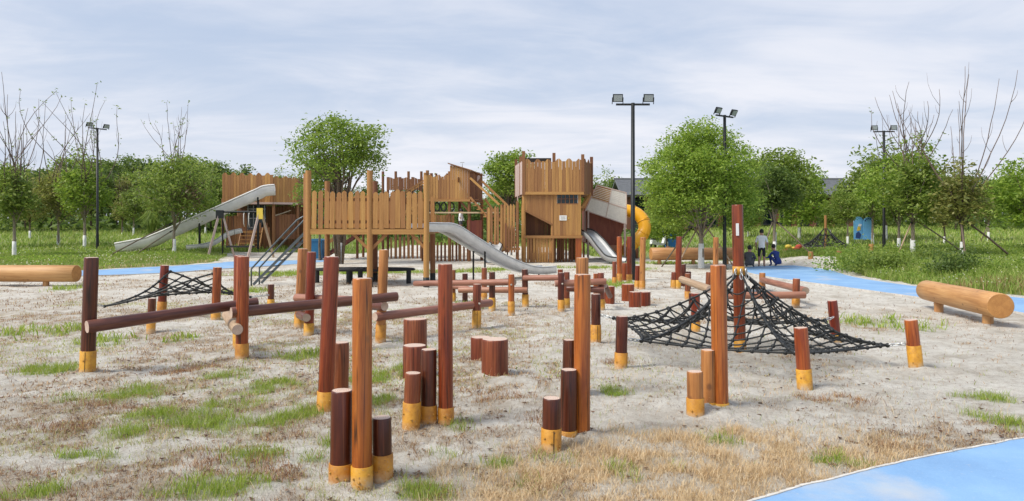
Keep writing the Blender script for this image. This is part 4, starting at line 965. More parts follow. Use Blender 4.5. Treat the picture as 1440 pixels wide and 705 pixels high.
# ------------------------------------------------------------------ far tower with shed roof and walkway
def skirt(parent, p0, p1, z0, z1, n, w, mat):
    p0 = Vector((*p0, 0)); p1 = Vector((*p1, 0)); d = (p1 - p0); q = Quaternion((0, 0, 1), math.atan2(d.y, d.x))
    for i in range(n):
        c = p0 + d * ((i + .5) / n); link('slat', plank_mesh('flat', mat), parent, (c.x, c.y, z0), q, (w * R.uniform(.85, 1.1), .03, z1 - z0 + R.uniform(-.03, .03)))
T2 = thing('hut_tower', 'timber walkway tower with a small shed-roofed hut on top', 'play tower', (-3.0, 37.0, 0))
a0, a1, a2, a3 = -1.40, -.25, .78, 1.37     # local x: walkway front, hut front, hut side
zd = 3.25
for (x_, y_, z1) in ((a0, 0, 4.75), (a1, 0, 4.7), (a2, 0, 3.3), (a3, 1.3, 3.3), (a0, 1.8, 4.75), (a1 + .4, 1.8, 3.3)): rpost(T2, x_, y_, z1, .085, 'timber_brown', 0)
roundbar('post', 'timber', T2, (a0 - .1, -.1, 0), (a0 - .1, -.1, 4.62), .09, 12)
g = part_group('walkway_wall', T2); planks(g, (a0, -.06), (a1, -.06), zd, 4.52, .13, .035, 'timber', 'wave')
planks(g, (a0, 1.85), (a1 + .3, 1.85), zd, 4.5, .13, .035, 'timber_brown', 'wave')
for x_ in (a0 + .25, a0 + .85): roundbar('post', 'timber_brown', T2, (x_, 1.95, 3.2), (x_, 1.95, 4.75), .06)
bar('deck_beam', 'timber', T2, (a0 - .05, -.1, zd - .06), (a2 + .05, -.1, zd - .06), .13, .09)
bar('deck_beam', 'timber_brown', T2, (a2, -.05, zd - .06), (a3, 1.3, zd - .06), .13, .09)
for i in range(12): bar('deck_board', 'timber_brown', T2, (a0, .03 + i * .15, zd - .03), (a2 + .5, .03 + i * .15, zd - .03), .14, .03)
g = part_group('hut', T2)                                                     # hut front, side in browner boards to paint its shade, sloping roof
n = 8
for i in range(n):
    x_ = a1 + .03 + (a2 - a1) * (i + .5) / n; zt = 5.02 - .30 * (i + .5) / n
    link('plank', plank_mesh('flat', 'timber'), g, (x_, -.08, zd), None, ((a2 - a1) / n - .006, .035, zt - zd))
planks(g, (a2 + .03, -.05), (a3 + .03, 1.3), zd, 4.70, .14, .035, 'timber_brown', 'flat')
MB().prism([(a1 - .08, -.2), (a2 + .12, -.2), (a3 + .16, 1.45), (a1 + .45, 1.45)], 0, .05, 0, 'Z').build('roof', ['timber_brown'], g, (0, 0, 0), fix=True)
rf = g.children[-1]
for v in rf.data.vertices: v.co.z += 5.06 - .31 * (v.co.x - a1) / (a2 - a1) * 1.0 + (.03 if v.co.y > 0 else 0)
MB().tube([(0, 0, 0), (0, 0, .32)], .02, 6).box((0, 0, .32), (.22, .03, .03)).build('finial', ['steel_dull'], g, (a1 + .62, .6, 4.9))
MB().box((0, 0, 0), (.26, .02, .26)).build('shutter', ['timber_brown'], g, (a1 + .5, -.11, 4.25))
mb = MB(); pts = [(.16 * math.sin(t_) ** 3, -.02, .012 * (13 * math.cos(t_) - 5 * math.cos(2 * t_) - 2 * math.cos(3 * t_))) for t_ in [k * math.pi / 8 for k in range(16)]]
mb.prism([(p[0], p[2]) for p in pts], -.015, .0).build('heart_cutout', ['timber_pale'], g, (a2 + .38, .70, 4.42), fix=True); g.children[-1].rotation_euler = (0, 0, rad(66))
# below the walkway: hanging net windows, low wall, slatted skirt
g = part_group('lower_wall', T2); planks(g, (a0, .05), (.0, .05), 1.62, 2.45, .14, .035, 'timber', 'flat')
bar('deck_beam', 'timber', T2, (a0 - .05, 0, 1.55), (a3, 0, 1.55), .12, .09)
for i in range(9): bar('deck_board', 'timber_brown', T2, (a0, .1 + i * .2, 1.6), (a3, .1 + i * .2, 1.6), .18, .03)
for x_ in (a0 + .15, a0 + .5, a0 + .85, -.15):
    MB().tube([(x_ + .14 * math.cos(w), .0, 2.85 + .22 * math.sin(w)) for w in [2 * math.pi * k / 14 for k in range(15)]], .045, 6, 0, False).build('tyre', ['black_rubber'], T2)
for i in range(5): roundbar('rope', 'rope', T2, (a0 + .1 + i * .27, .02, 2.46), (a0 + .1 + i * .27, .02, 3.16), .018, 6)
g = part_group('slat_fence', T2); skirt(g, (a2 - .12, -.05), (a3 + .05, -.05), .62, 2.15, 6, .14, 'timber_red')
bar('cross_rail', 'timber_brown', g, (a2 - .15, 0, 1.75), (a3 + .1, 0, 1.75), .09, .05)
g = part_group('skirt', T2); skirt(g, (a0 - .4, .3), (a2, .3), .02, 1.0, 13, .10, 'timber_brown')
for s in (0, .55): bar('brace', 'timber_brown', T2, (a2 - .02, s, 2.6), (a2 - .5, s, 3.18), .08, .07)
bar('stair_rail', 'beam_weathered', T2, (a0 - .02, -.14, 2.55), (a3 + .98, -.14, 2.55), .075, .06)
# hand rails and stringers of the steps down to the slatted landing
for (p, q) in (((a2 + .05, -.1, 4.35), (2.35, -.45, 2.95)), ((a3 + .05, .5, 4.22), (2.75, .2, 2.95)), ((a2 + .05, -.1, 3.35), (1.95, -.45, 2.05)), ((a3 + .2, .5, 3.3), (2.5, .2, 2.0))): bar('stair_rail', 'timber_light', T2, p, q, .11, .06)
for i in range(7):
    t_ = i / 6; bar('tread', 'timber', T2, (a2 + .12 + 1.05 * t_, -.25 - .2 * t_, 3.1 - 1.15 * t_), (a3 + .1 + .9 * t_, .45 - .2 * t_, 3.1 - 1.15 * t_), .2, .04)
# steps on the other side, up to the walkway
for (dy) in (-.15, .75):
    bar('stringer', 'timber', T2, (a0, dy, 3.25), (a0 - 2.0, dy, 2.05), .14, .06); bar('stair_rail', 'timber_light', T2, (a0, dy, 4.32), (a0 - 2.05, dy, 3.05), .08, .06)
    for i in range(8):
        t_ = (i + .5) / 8; roundbar('baluster', 'black_metal', T2, (a0 - 2.0 * t_, dy, 3.25 - 1.2 * t_), (a0 - 2.0 * t_, dy, 4.30 - 1.25 * t_), .02, 6)
for i in range(8): t_ = (i + .5) / 8; bar('tread', 'timber', T2, (a0 - 2.0 * t_, -.15, 3.23 - 1.2 * t_), (a0 - 2.0 * t_, .75, 3.23 - 1.2 * t_), .22, .04)

# second walkway behind it, with red rope stairs to the ground
T2B = thing('walkway_tower', 'far timber walkway on posts behind the slatted platform', 'play tower', (-7.1, 40.0, 0))
for i in range(6):
    rpost(T2B, -1.6 + i * .72, 0, 4.95 if i > 1 else 3.0, .075, 'timber_brown', 0); rpost(T2B, -1.6 + i * .72, 1.6, 4.75 if i > 1 else 3.0, .075, 'timber_brown', 0)
bar('deck_beam', 'timber', T2B, (-1.7, -.05, 2.6), (2.1, -.05, 2.6), .14, .09)
for i in range(8): bar('deck_board', 'timber_brown', T2B, (-1.7, .05 + i * .2, 2.67), (2.1, .05 + i * .2, 2.67), .18, .03)
g = part_group('upper_wall', T2B); planks(g, (.1, -.06), (2.1, -.06), 3.9, 4.6, .14, .035, 'timber_brown', 'wave')
g = part_group('rail_panel', T2B); planks(g, (-1.7, -.1), (2.0, -.1), 2.7, 3.6, .13, .03, 'timber', 'fence', .05)
g = part_group('skirt', T2B); skirt(g, (.2, -.1), (2.4, -.1), .05, 1.25, 9, .11, 'timber_brown')
for dy in (-.3, .5):
    bar('stringer', 'timber_red', T2B, (.2, dy, 2.55), (-3.6, dy, .05), .14, .06); bar('stair_rail', 'timber_light', T2B, (.2, dy, 3.1), (-3.6, dy, .75), .10, .06)
    for i in range(12): t_ = (i + .5) / 12; roundbar('baluster', 'timber_red', T2B, (.2 - 3.8 * t_, dy, 2.55 - 2.5 * t_), (.2 - 3.8 * t_, dy, 3.1 - 2.35 * t_), .022, 6)
for i in range(12): t_ = (i + .5) / 12; bar('tread', 'timber_brown', T2B, (.2 - 3.8 * t_, -.3, 2.55 - 2.5 * t_), (.2 - 3.8 * t_, .5, 2.55 - 2.5 * t_), .24, .04)

# slatted landing between the two towers
T25 = thing('slatted_landing', 'stepped slatted timber landing between the hut tower and the crenellated tower', 'play platform', (-.45, 35.0, 0))
for (x_, y_, z1) in ((-.72, 0, 2.75), (-.05, 0, 2.9), (.72, 0, 3.0), (-.72, 1.4, 2.75), (.72, 1.4, 3.0)): rpost(T25, x_, y_, z1, .075, 'timber_brown', 0)
g = part_group('slat_fence', T25)
for i in range(10):
    x_ = -.70 + i * .155; zb = .55 if i < 6 else .85
    link('slat', plank_mesh('point', 'timber'), g, (x_, -.07, zb + R.uniform(-.05, .05)), Quaternion((0, 1, 0), R.uniform(-.01, .01)), (.115, .03, 2.75 + .03 * i - zb + R.uniform(-.05, .05)))
for zz in (1.0, 2.35): bar('cross_rail', 'timber_brown', g, (-.75, -.02, zz), (.8, -.02, zz), .10, .05)
g = part_group('lower_slats', T25)
for i in range(5): link('slat', plank_mesh('point', 'timber_brown'), g, (.15 + i * .14, -.16, .55), None, (.09, .03, 1.25 + R.uniform(-.2, .2)))
for i in range(7): bar('deck_board', 'timber_brown', T25, (-.75, .05 + i * .2, 1.05), (.75, .05 + i * .2, 1.05), .18, .04)
bar('deck_beam', 'timber', T25, (-.75, -.1, .72), (.85, -.1, .72), .12, .08)

# ------------------------------------------------------------------ crenellated tower
T3 = thing('crenellated_tower', 'two-storey timber tower with zigzag plank battlements and a white notice', 'play tower', (2.05, 35.6, 0))
L0, LM, L1 = -1.45, -.02, 1.40           # lower storey columns
U0, U1 = -1.45, 1.48                     # upper storey front
DY = 3.2
for (x_, y_) in ((L0, 0), (LM, 0), (L0, DY), (L1, DY)): rpost(T3, x_, y_, 3.5, .09, 'timber', 0)
bar('foot_panel', 'stain_orange', T3, (L1 - .12, .0, -.05), (L1 - .12, .0, 1.28), .30, .16)
bar('deck_beam', 'timber', T3, (L0 - .05, -.08, 1.30), (L1 + .05, -.08, 1.30), .13, .09)
bar('deck_beam', 'timber', T3, (L0, 0, 1.30), (L0, DY, 1.30), .13, .09); bar('deck_beam', 'timber', T3, (L1, 0, 1.30), (L1, DY, 1.30), .13, .09)
for i in range(16): bar('deck_board', 'timber_brown', T3, (L0, .1 + i * .2, 1.36), (L1, .1 + i * .2, 1.36), .19, .03)
g = part_group('lower_wall', T3)
n = 19; st = (L1 - L0) / n
for i in range(n):
    x_ = L0 + st * (i + .5); zt = 3.46
    zb = 1.37
    if x_ < LM - .02: zb = 2.62 - (x_ - L0) / (LM - L0) * .70      # the slanting opening
    if x_ > .15 and x_ < 1.28: zt = 2.93                            # the dark window above
    link('plank', plank_mesh('flat', 'timber'), g, (x_, -.05 + R.uniform(-.003, .003), zb), None, (st - .006, .035, zt - zb))
bar('opening_trim', 'timber_brown', g, (L0 + .05, -.085, 2.62), (LM - .02, -.085, 1.92), .09, .04)
planks(g, (L0 + .1, .75), (LM + .1, .75), 1.37, 3.4, .15, .03, 'timber_brown', 'flat')
planks(g, (L0, .05), (L0, DY), 1.37, 3.4, .15, .035, 'timber_brown', 'flat'); planks(g, (L1, .05), (L1, DY), 1.37, 3.4, .15, .035, 'timber_brown', 'flat')
planks(g, (L0, DY), (L1, DY), 1.37, 3.4, .15, .035, 'timber_brown', 'flat')
w_ = part_group('window', T3); MB().box((0, 0, 0), (1.06, .03, .48)).build('pane', ['window_dark'], w_, (.72, .03, 3.2))
for (p, q) in (((.16, -.04, 2.95), (1.28, -.04, 2.95)), ((.16, -.04, 3.44), (1.28, -.04, 3.44))): bar('frame', 'timber_brown', w_, p, q, .06, .05)
for i in range(6): bar('mullion', 'steel_dull' if i % 5 == 0 else 'timber_brown', w_, (.2 + i * .208, -.03, 2.98), (.2 + i * .208, -.03, 3.41), .035, .04)
bar('mullion', 'timber_brown', w_, (.17, -.035, 3.2), (1.27, -.035, 3.2), .03, .03)
g = part_group('skirt', T3); skirt(g, (L0 + .12, -.02), (LM - .06, -.02), .02, 1.26, 8, .13, 'timber'); skirt(g, (LM + .1, .9), (L1 - .3, .9), .02, 1.26, 7, .10, 'timber_brown')
for i in range(8): link('slat', plank_mesh('flat', 'timber_light'), g, (L0 + .42 + i * .125, -.09, .04), None, (.06, .02, .48 + R.uniform(-.06, .06)))
skirt(g, (L0, DY - .1), (L1, DY - .1), .02, 1.26, 14, .13, 'timber_brown')
# upper storey, overhanging
u0, u1 = U0, U1
bar('deck_beam', 'timber', T3, (u0 - .05, -.14, 3.48), (u1 + .05, -.14, 3.48), .14, .10)
bar('deck_beam', 'timber', T3, (u1, -.1, 3.48), (u1 + .52, .9, 3.48), .14, .10); bar('deck_beam', 'timber_pale', T3, (u0, -.1, 3.48), (u0 - .2, DY, 3.48), .14, .10)
MB().prism([(u0, -.05), (u1, -.05), (u1 + .5, .95), (u1 + .5, DY), (u0 - .25, DY)], 3.46, 3.53, 0, 'Z').build('floor', ['timber_brown'], T3, fix=True)
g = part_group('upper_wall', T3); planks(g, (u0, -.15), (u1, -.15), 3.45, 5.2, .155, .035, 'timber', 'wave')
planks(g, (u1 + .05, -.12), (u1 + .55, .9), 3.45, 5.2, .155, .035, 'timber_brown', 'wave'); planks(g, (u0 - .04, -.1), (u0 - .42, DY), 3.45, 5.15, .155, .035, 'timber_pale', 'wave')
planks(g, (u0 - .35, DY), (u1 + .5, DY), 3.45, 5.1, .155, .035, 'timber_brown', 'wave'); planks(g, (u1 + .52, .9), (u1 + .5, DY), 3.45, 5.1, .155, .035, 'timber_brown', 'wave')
for (x_, y_, zt) in ((u0 - .02, -.12, 5.58), (.05, -.02, 5.5), (u1, -.1, 5.42), (u1 + .55, .9, 5.40), (u0 - .38, DY, 5.5), (-.1, DY, 5.48), (u1 + .4, DY, 5.3), (u0 - .15, 1.2, 5.45)): bar('corner_post', 'timber_brown', T3, (x_, y_, 3.4), (x_, y_, zt), .15, .15)
bar('inner_shade_strip', 'dark_interior', T3, (u0 - .1, 1.6, 5.30), (.0, 1.6, 5.30), .22, .05)  # near-black strip standing in for the shade inside the upper storey
bar('knee_brace', 'timber_light', T3, (L1 + .03, -.02, 2.75), (u1 + .42, .3, 3.42), .10, .07); bar('knee_brace', 'timber_pale', T3, (L0 - .28, .5, 1.9), (L0 - .32, .5, 3.42), .30, .05)
for k in range(2): bar('knee_brace', 'timber_light', T3, (L1 + .02, .5 + k, 2.4), (L1 + .4, .5 + k, 3.42), .08, .06)
nt_ = MB().box((0, 0, 0), (.36, .012, .25)).build('notice', ['paper_white'], T3, (.50, -.085, 2.25))
for k in range(4): MB().box((0, 0, 0), (.26 - .04 * (k % 2), .004, .014)).build('printed_line', ['print_grey'], nt_, (0, -.008, .07 - .045 * k))
MB().box((0, 0, 0), (.05, .01, .05)).build('small_sticker', ['sign_yellow'], T3, (.78, -.08, 2.24))
nt2 = MB().box((0, 0, 0), (.012, .32, .42)).build('notice', ['paper_white'], T3, (u0 - .11, .5, 4.72))
MB().box((0, 0, 0), (.004, .2, .03)).build('printed_line', ['print_red'], nt2, (-.008, 0, .08))
trough('metal_slide', 'steel slide with black rims coming down behind the crenellated tower', [(3.55, 36.4, 1.52), (3.85, 36.0, 1.42), (4.2, 35.6, 1.05), (4.55, 35.1, .55), (4.85, 34.7, .2), (5.3, 34.3, .12)], .75, .2, ('steel_dull', 'black_metal', 'black_metal'), lip=.035)
trough('metal_slide', 'small steel chute below the slatted landing', [(-.95, 34.9, .95), (-.75, 34.6, .8), (-.9, 34.0, .4), (-1.0, 33.6, .12)], .5, .14, ('steel_dull', 'black_metal', 'black_metal'))

# ------------------------------------------------------------------ slanted net hull with tube slide
HU = thing('slanted_hull', 'slanting wooden hull with pale lattice panels and dark red underside', 'play structure', (4.9, 38.2, 0))
def quadp(A, B, Cc, D, s0, s1, t0, t1, y0, th):
    P_ = lambda s, t: Vector(A).lerp(Vector(B), s).lerp(Vector(D).lerp(Vector(Cc), s), t)
    q = [P_(s0, t0), P_(s1, t0), P_(s1, t1), P_(s0, t1)]; mb = MB(); mb.prism([(p.x, p.y) for p in q], y0, y0 + th); return mb
A_, B_, C_, D_ = (-.95, 2.72), (1.24, 1.98), (1.24, 3.62), (-.35, 4.05)
pan = [(0, .5, 0, .48), (.5, 1, 0, .48), (0, .5, .52, 1), (.5, 1, .52, 1)]
for k, (s0, s1, t0, t1) in enumerate(pan):
    o = quadp(A_, B_, C_, D_, s0 + .01, s1 - .01, t0, t1, 0, .03).build('panel', ['timber_light' if k == 2 else 'lattice_white'], HU, fix=True)
    for q_ in range(1, 4):
        s_ = s0 + (s1 - s0) * q_ / 4; quadp(A_, B_, C_, D_, s_ - .006, s_ + .006, t0, t1, -.015, .02).build('batten', ['timber_light' if k == 2 else 'lattice_white'], o, fix=True)
    for q_ in range(1, 8):
        t_ = t0 + (t1 - t0) * q_ / 8; quadp(A_, B_, C_, D_, s0 + .01, s1 - .01, t_ - .008, t_ + .008, -.018, .02).build('batten', ['lattice_white'], o, fix=True)
for (s0, s1, t0, t1) in ((-.01, 1.01, -.03, .0), (-.01, 1.01, 1.0, 1.035), (-.015, .012, 0, 1), (.99, 1.015, 0, 1), (.49, .51, 0, 1), (0, 1, .48, .52)): quadp(A_, B_, C_, D_, s0, s1, t0, t1, -.03, .08).build('frame', ['timber_pale'], HU, fix=True)
MB().prism([(-.9, 2.70), (1.2, 1.96), (.75, .55), (.1, .45), (-.9, 1.0)], .3, 2.4).build('hull', ['timber_red'], HU, fix=True)
MB().prism([(-.35, 4.0), (1.2, 3.6), (1.2, 2.0), (-.9, 2.72)], 2.3, 2.36).build('back_panel', ['timber_brown'], HU, fix=True)
for x_, z_ in ((-.82, 2.7), (1.15, 2.0)): roundbar('post', 'timber_pale', HU, (x_, -.05, -.05), (x_, -.05, z_), .06)
for x_, z_ in ((-.82, 2.9), (1.15, 2.4)): roundbar('post', 'timber_brown', HU, (x_, 2.3, -.05), (x_, 2.3, z_), .06)
o = log_obj('barrel', None, (-.1, -.5, .55), (.75, -.35, .55), .32, .30, 'timber_brown', 'end_log', None, None, HU, 16)
for zq in (.3,): bar('barrel_rest', 'timber_brown', HU, (.3, -.42, -.05), (.3, -.42, .3), .5, .3)
TS = thing('tube_slide', 'bright yellow plastic tube slide curling down beside the slanting hull', 'slide', (7.05, 39.5, 0))
pts = [(-1.0, .3, 2.75), (-.55, .2, 2.72), (-.1, .05, 2.55), (.22, -.15, 2.15), (.25, -.3, 1.65), (.0, -.4, 1.25), (-.4, -.5, .95), (-.75, -.7, .6), (-.95, -.9, .42)]
sm = []
for i in range(len(pts) - 1):
    p0, p1, p2, p3 = (Vector(pts[min(max(j, 0), len(pts) - 1)]) for j in (i - 1, i, i + 1, i + 2))
    for s in range(4):
        u = s / 4; sm.append(.5 * ((2 * p1) + (-p0 + p2) * u + (2 * p0 - 5 * p1 + 4 * p2 - p3) * u * u + (-p0 + 3 * p1 - 3 * p2 + p3) * u ** 3))
for k in range(0, len(sm) - 4, 6):
    MB().tube(sm[k:k + 7], .35, 20, 0, False).build('tube_section', ['yellow_plastic'], TS)
    MB().tube([sm[k], sm[k] + (sm[k + 1] - sm[k]).normalized() * .05], .372, 20).build('flange', ['yellow_plastic'], TS)
roundbar('leg', 'steel_dull', TS, (.2, -.2, -.05), (.2, -.2, 1.4), .05)

# ------------------------------------------------------------------ distant tower with the long concrete-coloured slide, swing
z4 = float(hmacro(-16.0, 45.5))
T4 = thing('slide_tower', 'distant timber tower with plank battlements behind the swing', 'play tower', (-16.2, 45.5, z4))
w0, w1, w2 = -2.3, .95, 2.25
for (x_, y_, zt) in ((w0, 0, 3.3), (w1, 0, 3.3), (w2, .8, 3.3), (w0, 2.6, 3.3), (w1, 2.6, 3.3), (w2, 2.6, 3.3)): rpost(T4, x_, y_, zt, .09, 'timber_brown', 0)
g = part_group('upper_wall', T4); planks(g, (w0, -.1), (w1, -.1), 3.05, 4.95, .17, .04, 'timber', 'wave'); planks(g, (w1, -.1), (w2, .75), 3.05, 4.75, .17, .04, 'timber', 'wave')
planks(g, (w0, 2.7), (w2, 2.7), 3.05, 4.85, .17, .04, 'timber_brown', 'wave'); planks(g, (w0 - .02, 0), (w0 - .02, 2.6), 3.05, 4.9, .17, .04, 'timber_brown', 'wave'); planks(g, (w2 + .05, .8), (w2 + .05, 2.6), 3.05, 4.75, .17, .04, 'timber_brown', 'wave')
bar('deck_beam', 'timber_pale', T4, (w0, -.1, 3.0), (w1, -.1, 3.0), .13, .1); bar('deck_beam', 'timber_pale', T4, (w1, -.1, 3.0), (w2, .75, 3.0), .13, .1)
MB().prism([(w0, 0), (w1, 0), (w2, .8), (w2, 2.6), (w0, 2.6)], 2.95, 3.02, 0, 'Z').build('floor', ['timber_brown'], T4, fix=True)
g = part_group('lower_wall', T4); planks(g, (w0 + .1, .25), (-1.0, .25), .05, 2.2, .17, .04, 'timber_brown', 'flat'); planks(g, (w1 - .1, .2), (w2, .9), .7, 2.3, .17, .04, 'timber_brown', 'flat')
planks(g, (w0, 2.5), (w2, 2.5), .05, 2.9, .17, .04, 'timber_brown', 'flat')
for i in range(7): link('plank', plank_mesh('flat', 'timber_brown'), g, (.0 + i * .14 - .3, .3, .05), None, (.12, .04, 1.4 + .15 * (i % 3)))
w_ = part_group('window', T4); MB().box((0, 0, 0), (1.2, .04, 1.6)).build('pane', ['window_dark'], w_, (-.35, .6, 2.1))
for i in range(4): bar('mullion', 'steel_dull', w_, (-.9 + i * .36, .56, 1.3), (-.9 + i * .36, .56, 2.9), .05, .04)
for i in range(3): bar('mullion', 'steel_dull', w_, (-.95, .55, 1.45 + i * .6), (.25, .55, 1.45 + i * .6), .05, .04)
for i in range(5): bar('step', 'timber_light', T4, (-1.15, -.25 + .1 * i, .2 + i * .24), (.1, -.25 + .1 * i, .2 + i * .24), .2, .06)
for x_ in (-1.2, .15): bar('stringer', 'timber', T4, (x_, -.4, 0), (x_, .3, 1.4), .12, .06)
for x_ in (-.92, -.6): MB().tube([(x_, .0, 1.5), (x_, -.12, 1.7), (x_, -.12, 2.3), (x_, .05, 2.45), (x_ + .16, .05, 2.45)], .03, 6).build('grab_bar', ['paper_white'], T4)
for i in range(10): log_obj('branch_rail', None, (w1 + .15, -.1, 2.2), (w1 + 1.0, .35, 2.55), .045, .03, 'pole_grey', 'end_grey', None, None, T4, 8) if i == 0 else None
a = [pt(387, 268, 44.7), pt(379, 268.5, 44.6), pt(371, 270, 44.5), pt(363, 274, 44.4), pt(330, 288.5, 44.0), pt(295, 304, 43.5), pt(260, 319.5, 43.0), pt(232, 332, 42.6), pt(222, 337, 42.5), pt(208, 342, 42.4), pt(166, 350, 42.0)]
trough('long_slide', 'long pale trough slide descending from the distant tower onto the grass bank', a, .95, .32, ('slide_concrete', 'slide_concrete', 'black_metal'), thick=.06, lip=.05, legs=((.3, .05), (.55, .05)), belly=.24)
b0 = gp(278, 353); trough('small_slide', 'small grey slide beside the steps of the distant tower', [(b0.x + 2.4, 43.8, z4 + 1.15), (b0.x + 1.7, 43.6, z4 + .95), (b0.x + .9, 43.3, z4 + .4), (b0.x + .2, 43.0, z4 + .2), (b0.x - .5, 42.9, z4 + .14)], .7, .22, ('slide_concrete', 'steel_dull', 'black_metal'), lip=.03)
SW = thing('swing_frame', 'timber A-frame swing with a black crossbar and yellow cap plate', 'swing', on(-15.35, 40.2))
for sx, xs_ in ((-1, -1.12), (1, 1.12)):
    for s, dx in ((-1, -.55), (1, .62)): bar('leg', 'timber_pale' if sx < 0 or s < 0 else 'beam_weathered', SW, (xs_ + dx, .4 * s, -.05), (xs_ + dx * .08, .05 * s, 2.5), .11, .11)
roundbar('crossbar', 'black_metal', SW, (-1.25, 0, 2.52), (1.25, 0, 2.52), .055)
MB().box((0, 0, 0), (.34, .06, .62)).build('cap_plate', ['sign_yellow'], SW, (1.13, -.1, 2.42)); MB().box((0, 0, 0), (.42, .1, .46)).build('cap_plate', ['black_metal'], SW, (-1.13, -.1, 2.38))
st_ = part_group('basket_seat', SW)
for x_ in (-.55, .55):
    for k in (-.1, .1): roundbar('chain', 'black_metal', st_, (x_ + k, 0, 2.5), (x_ + k * 2, k * 2, .62), .012, 6)
bar('seat', 'black_rubber', st_, (-.75, 0, .56), (.75, 0, .56), .35, .10)
roundbar('pole', 'black_metal', SW, (-1.05, .1, -.05), (-1.05, .1, 2.45), .04)

# ------------------------------------------------------------------ floodlight masts
def lamp(px, py, tpy, label, yaw=0.0, tilt=25, Y=None, half=.5, back=False):
    b = gp(px, py) if Y is None else on((px - 720) / F * Y, Y); Y = b.y
    h = HC + (HY - tpy) / F * Y - b.z
    t = thing('floodlight_mast', label, 'lamp post', b, yaw, 'black floodlight masts round the playground')
    MB().lathe([(.085, -.1), (.085, .9), (.075, .95), (.06, h), (.0, h)], 12).build('pole', ['black_metal'], t)
    MB().lathe([(.16, -.02), (.16, .02), (.09, .03)], 12).build('base_plate', ['black_metal'], t)
    bar('crossbar', 'black_metal', t, (-half - .05, 0, h - .05), (half + .05, 0, h - .05), .06, .06)
    for s in (-1, 1):
        g = part_group('floodlight', t, (s * half, 0, h)); g.rotation_euler = (rad(-tilt if not back else tilt), 0, 0)
        MB().box((0, 0, .16), (.32, .08, .25)).box((0, .05, .16), (.26, .05, .19)).build('housing', ['black_metal'], g)
        MB().box((0, -.043, .16), (.27, .012, .20)).build('lens', ['lamp_glass'], g)
        for q in (-1, 1): bar('bracket', 'black_metal', g, (q * .175, 0, -.04), (q * .175, 0, .18), .02, .04)
    return t
lamp(890, 394, 145, 'slim black floodlight mast beside the far cluster of posts and the yellow tube slide', 0, -18)
lamp(1019, 379, 162, 'black floodlight mast rising out of the big round tree', rad(35), -30)
lamp(1243, 362, 184, 'black floodlight mast among the staked trees on the grass bank', rad(-4), -5, Y=38)
lamp(137, 350, 180, 'black floodlight mast standing in the grass behind the whitewashed trees', rad(55), -25, Y=44)

# ------------------------------------------------------------------ trees
def leaves_np(cent, size, rn, flat=.5):
    """one folded, leaf-shaped quad at each point"""
    n = len(cent); nrm = rn.normal(size=(n, 3)); nrm[:, 2] = np.abs(nrm[:, 2]) + flat; nrm /= np.linalg.norm(nrm, axis=1)[:, None]
    t = rn.normal(size=(n, 3)); t -= nrm * (t * nrm).sum(1)[:, None]; t /= np.linalg.norm(t, axis=1)[:, None] + 1e-9; b = np.cross(nrm, t)
    s = (size * rn.uniform(.6, 1.3, n))[:, None]
    V = np.stack([cent - t * s, cent + b * s * .48 + nrm * s * .16, cent + t * s, cent - b * s * .48 + nrm * s * .16], 1)
    return V.reshape(-1, 3), np.arange(n * 4).reshape(-1, 4)
def crown_pts(rn, cx, cz, rx, rz, clumps, per, spread, hollow=.35, lump=.25, bottom=-.75):
    """leaf positions gathered in clumps through the crown's volume"""
    C0 = []
    ph = rn.uniform(0, 6.28, 6)
    while len(C0) < clumps:
        d = rn.normal(size=3); d /= np.linalg.norm(d)
        if d[2] < bottom: continue
        rr = (hollow + (1 - hollow) * rn.random() ** .55)
        az = math.atan2(d[1], d[0]); k = 1 + lump * (.5 * math.sin(2 * az + ph[0]) + .5 * math.sin(3 * az + ph[1]) + .6 * math.sin(4 * d[2] + ph[2] + az)) * .6
        C0.append((d[0] * rx * rr * k, d[1] * rx * rr * k, cz + d[2] * rz * rr * k))
    C0 = np.array(C0)
    sp = spread * rn.uniform(.6, 1.35, len(C0))
    L = C0[:, None, :] + np.clip(rn.normal(size=(len(C0), per, 3)), -1.7, 1.7) * sp[:, None, None] * np.array([1, 1, .62])
    return C0, L.reshape(-1, 3)
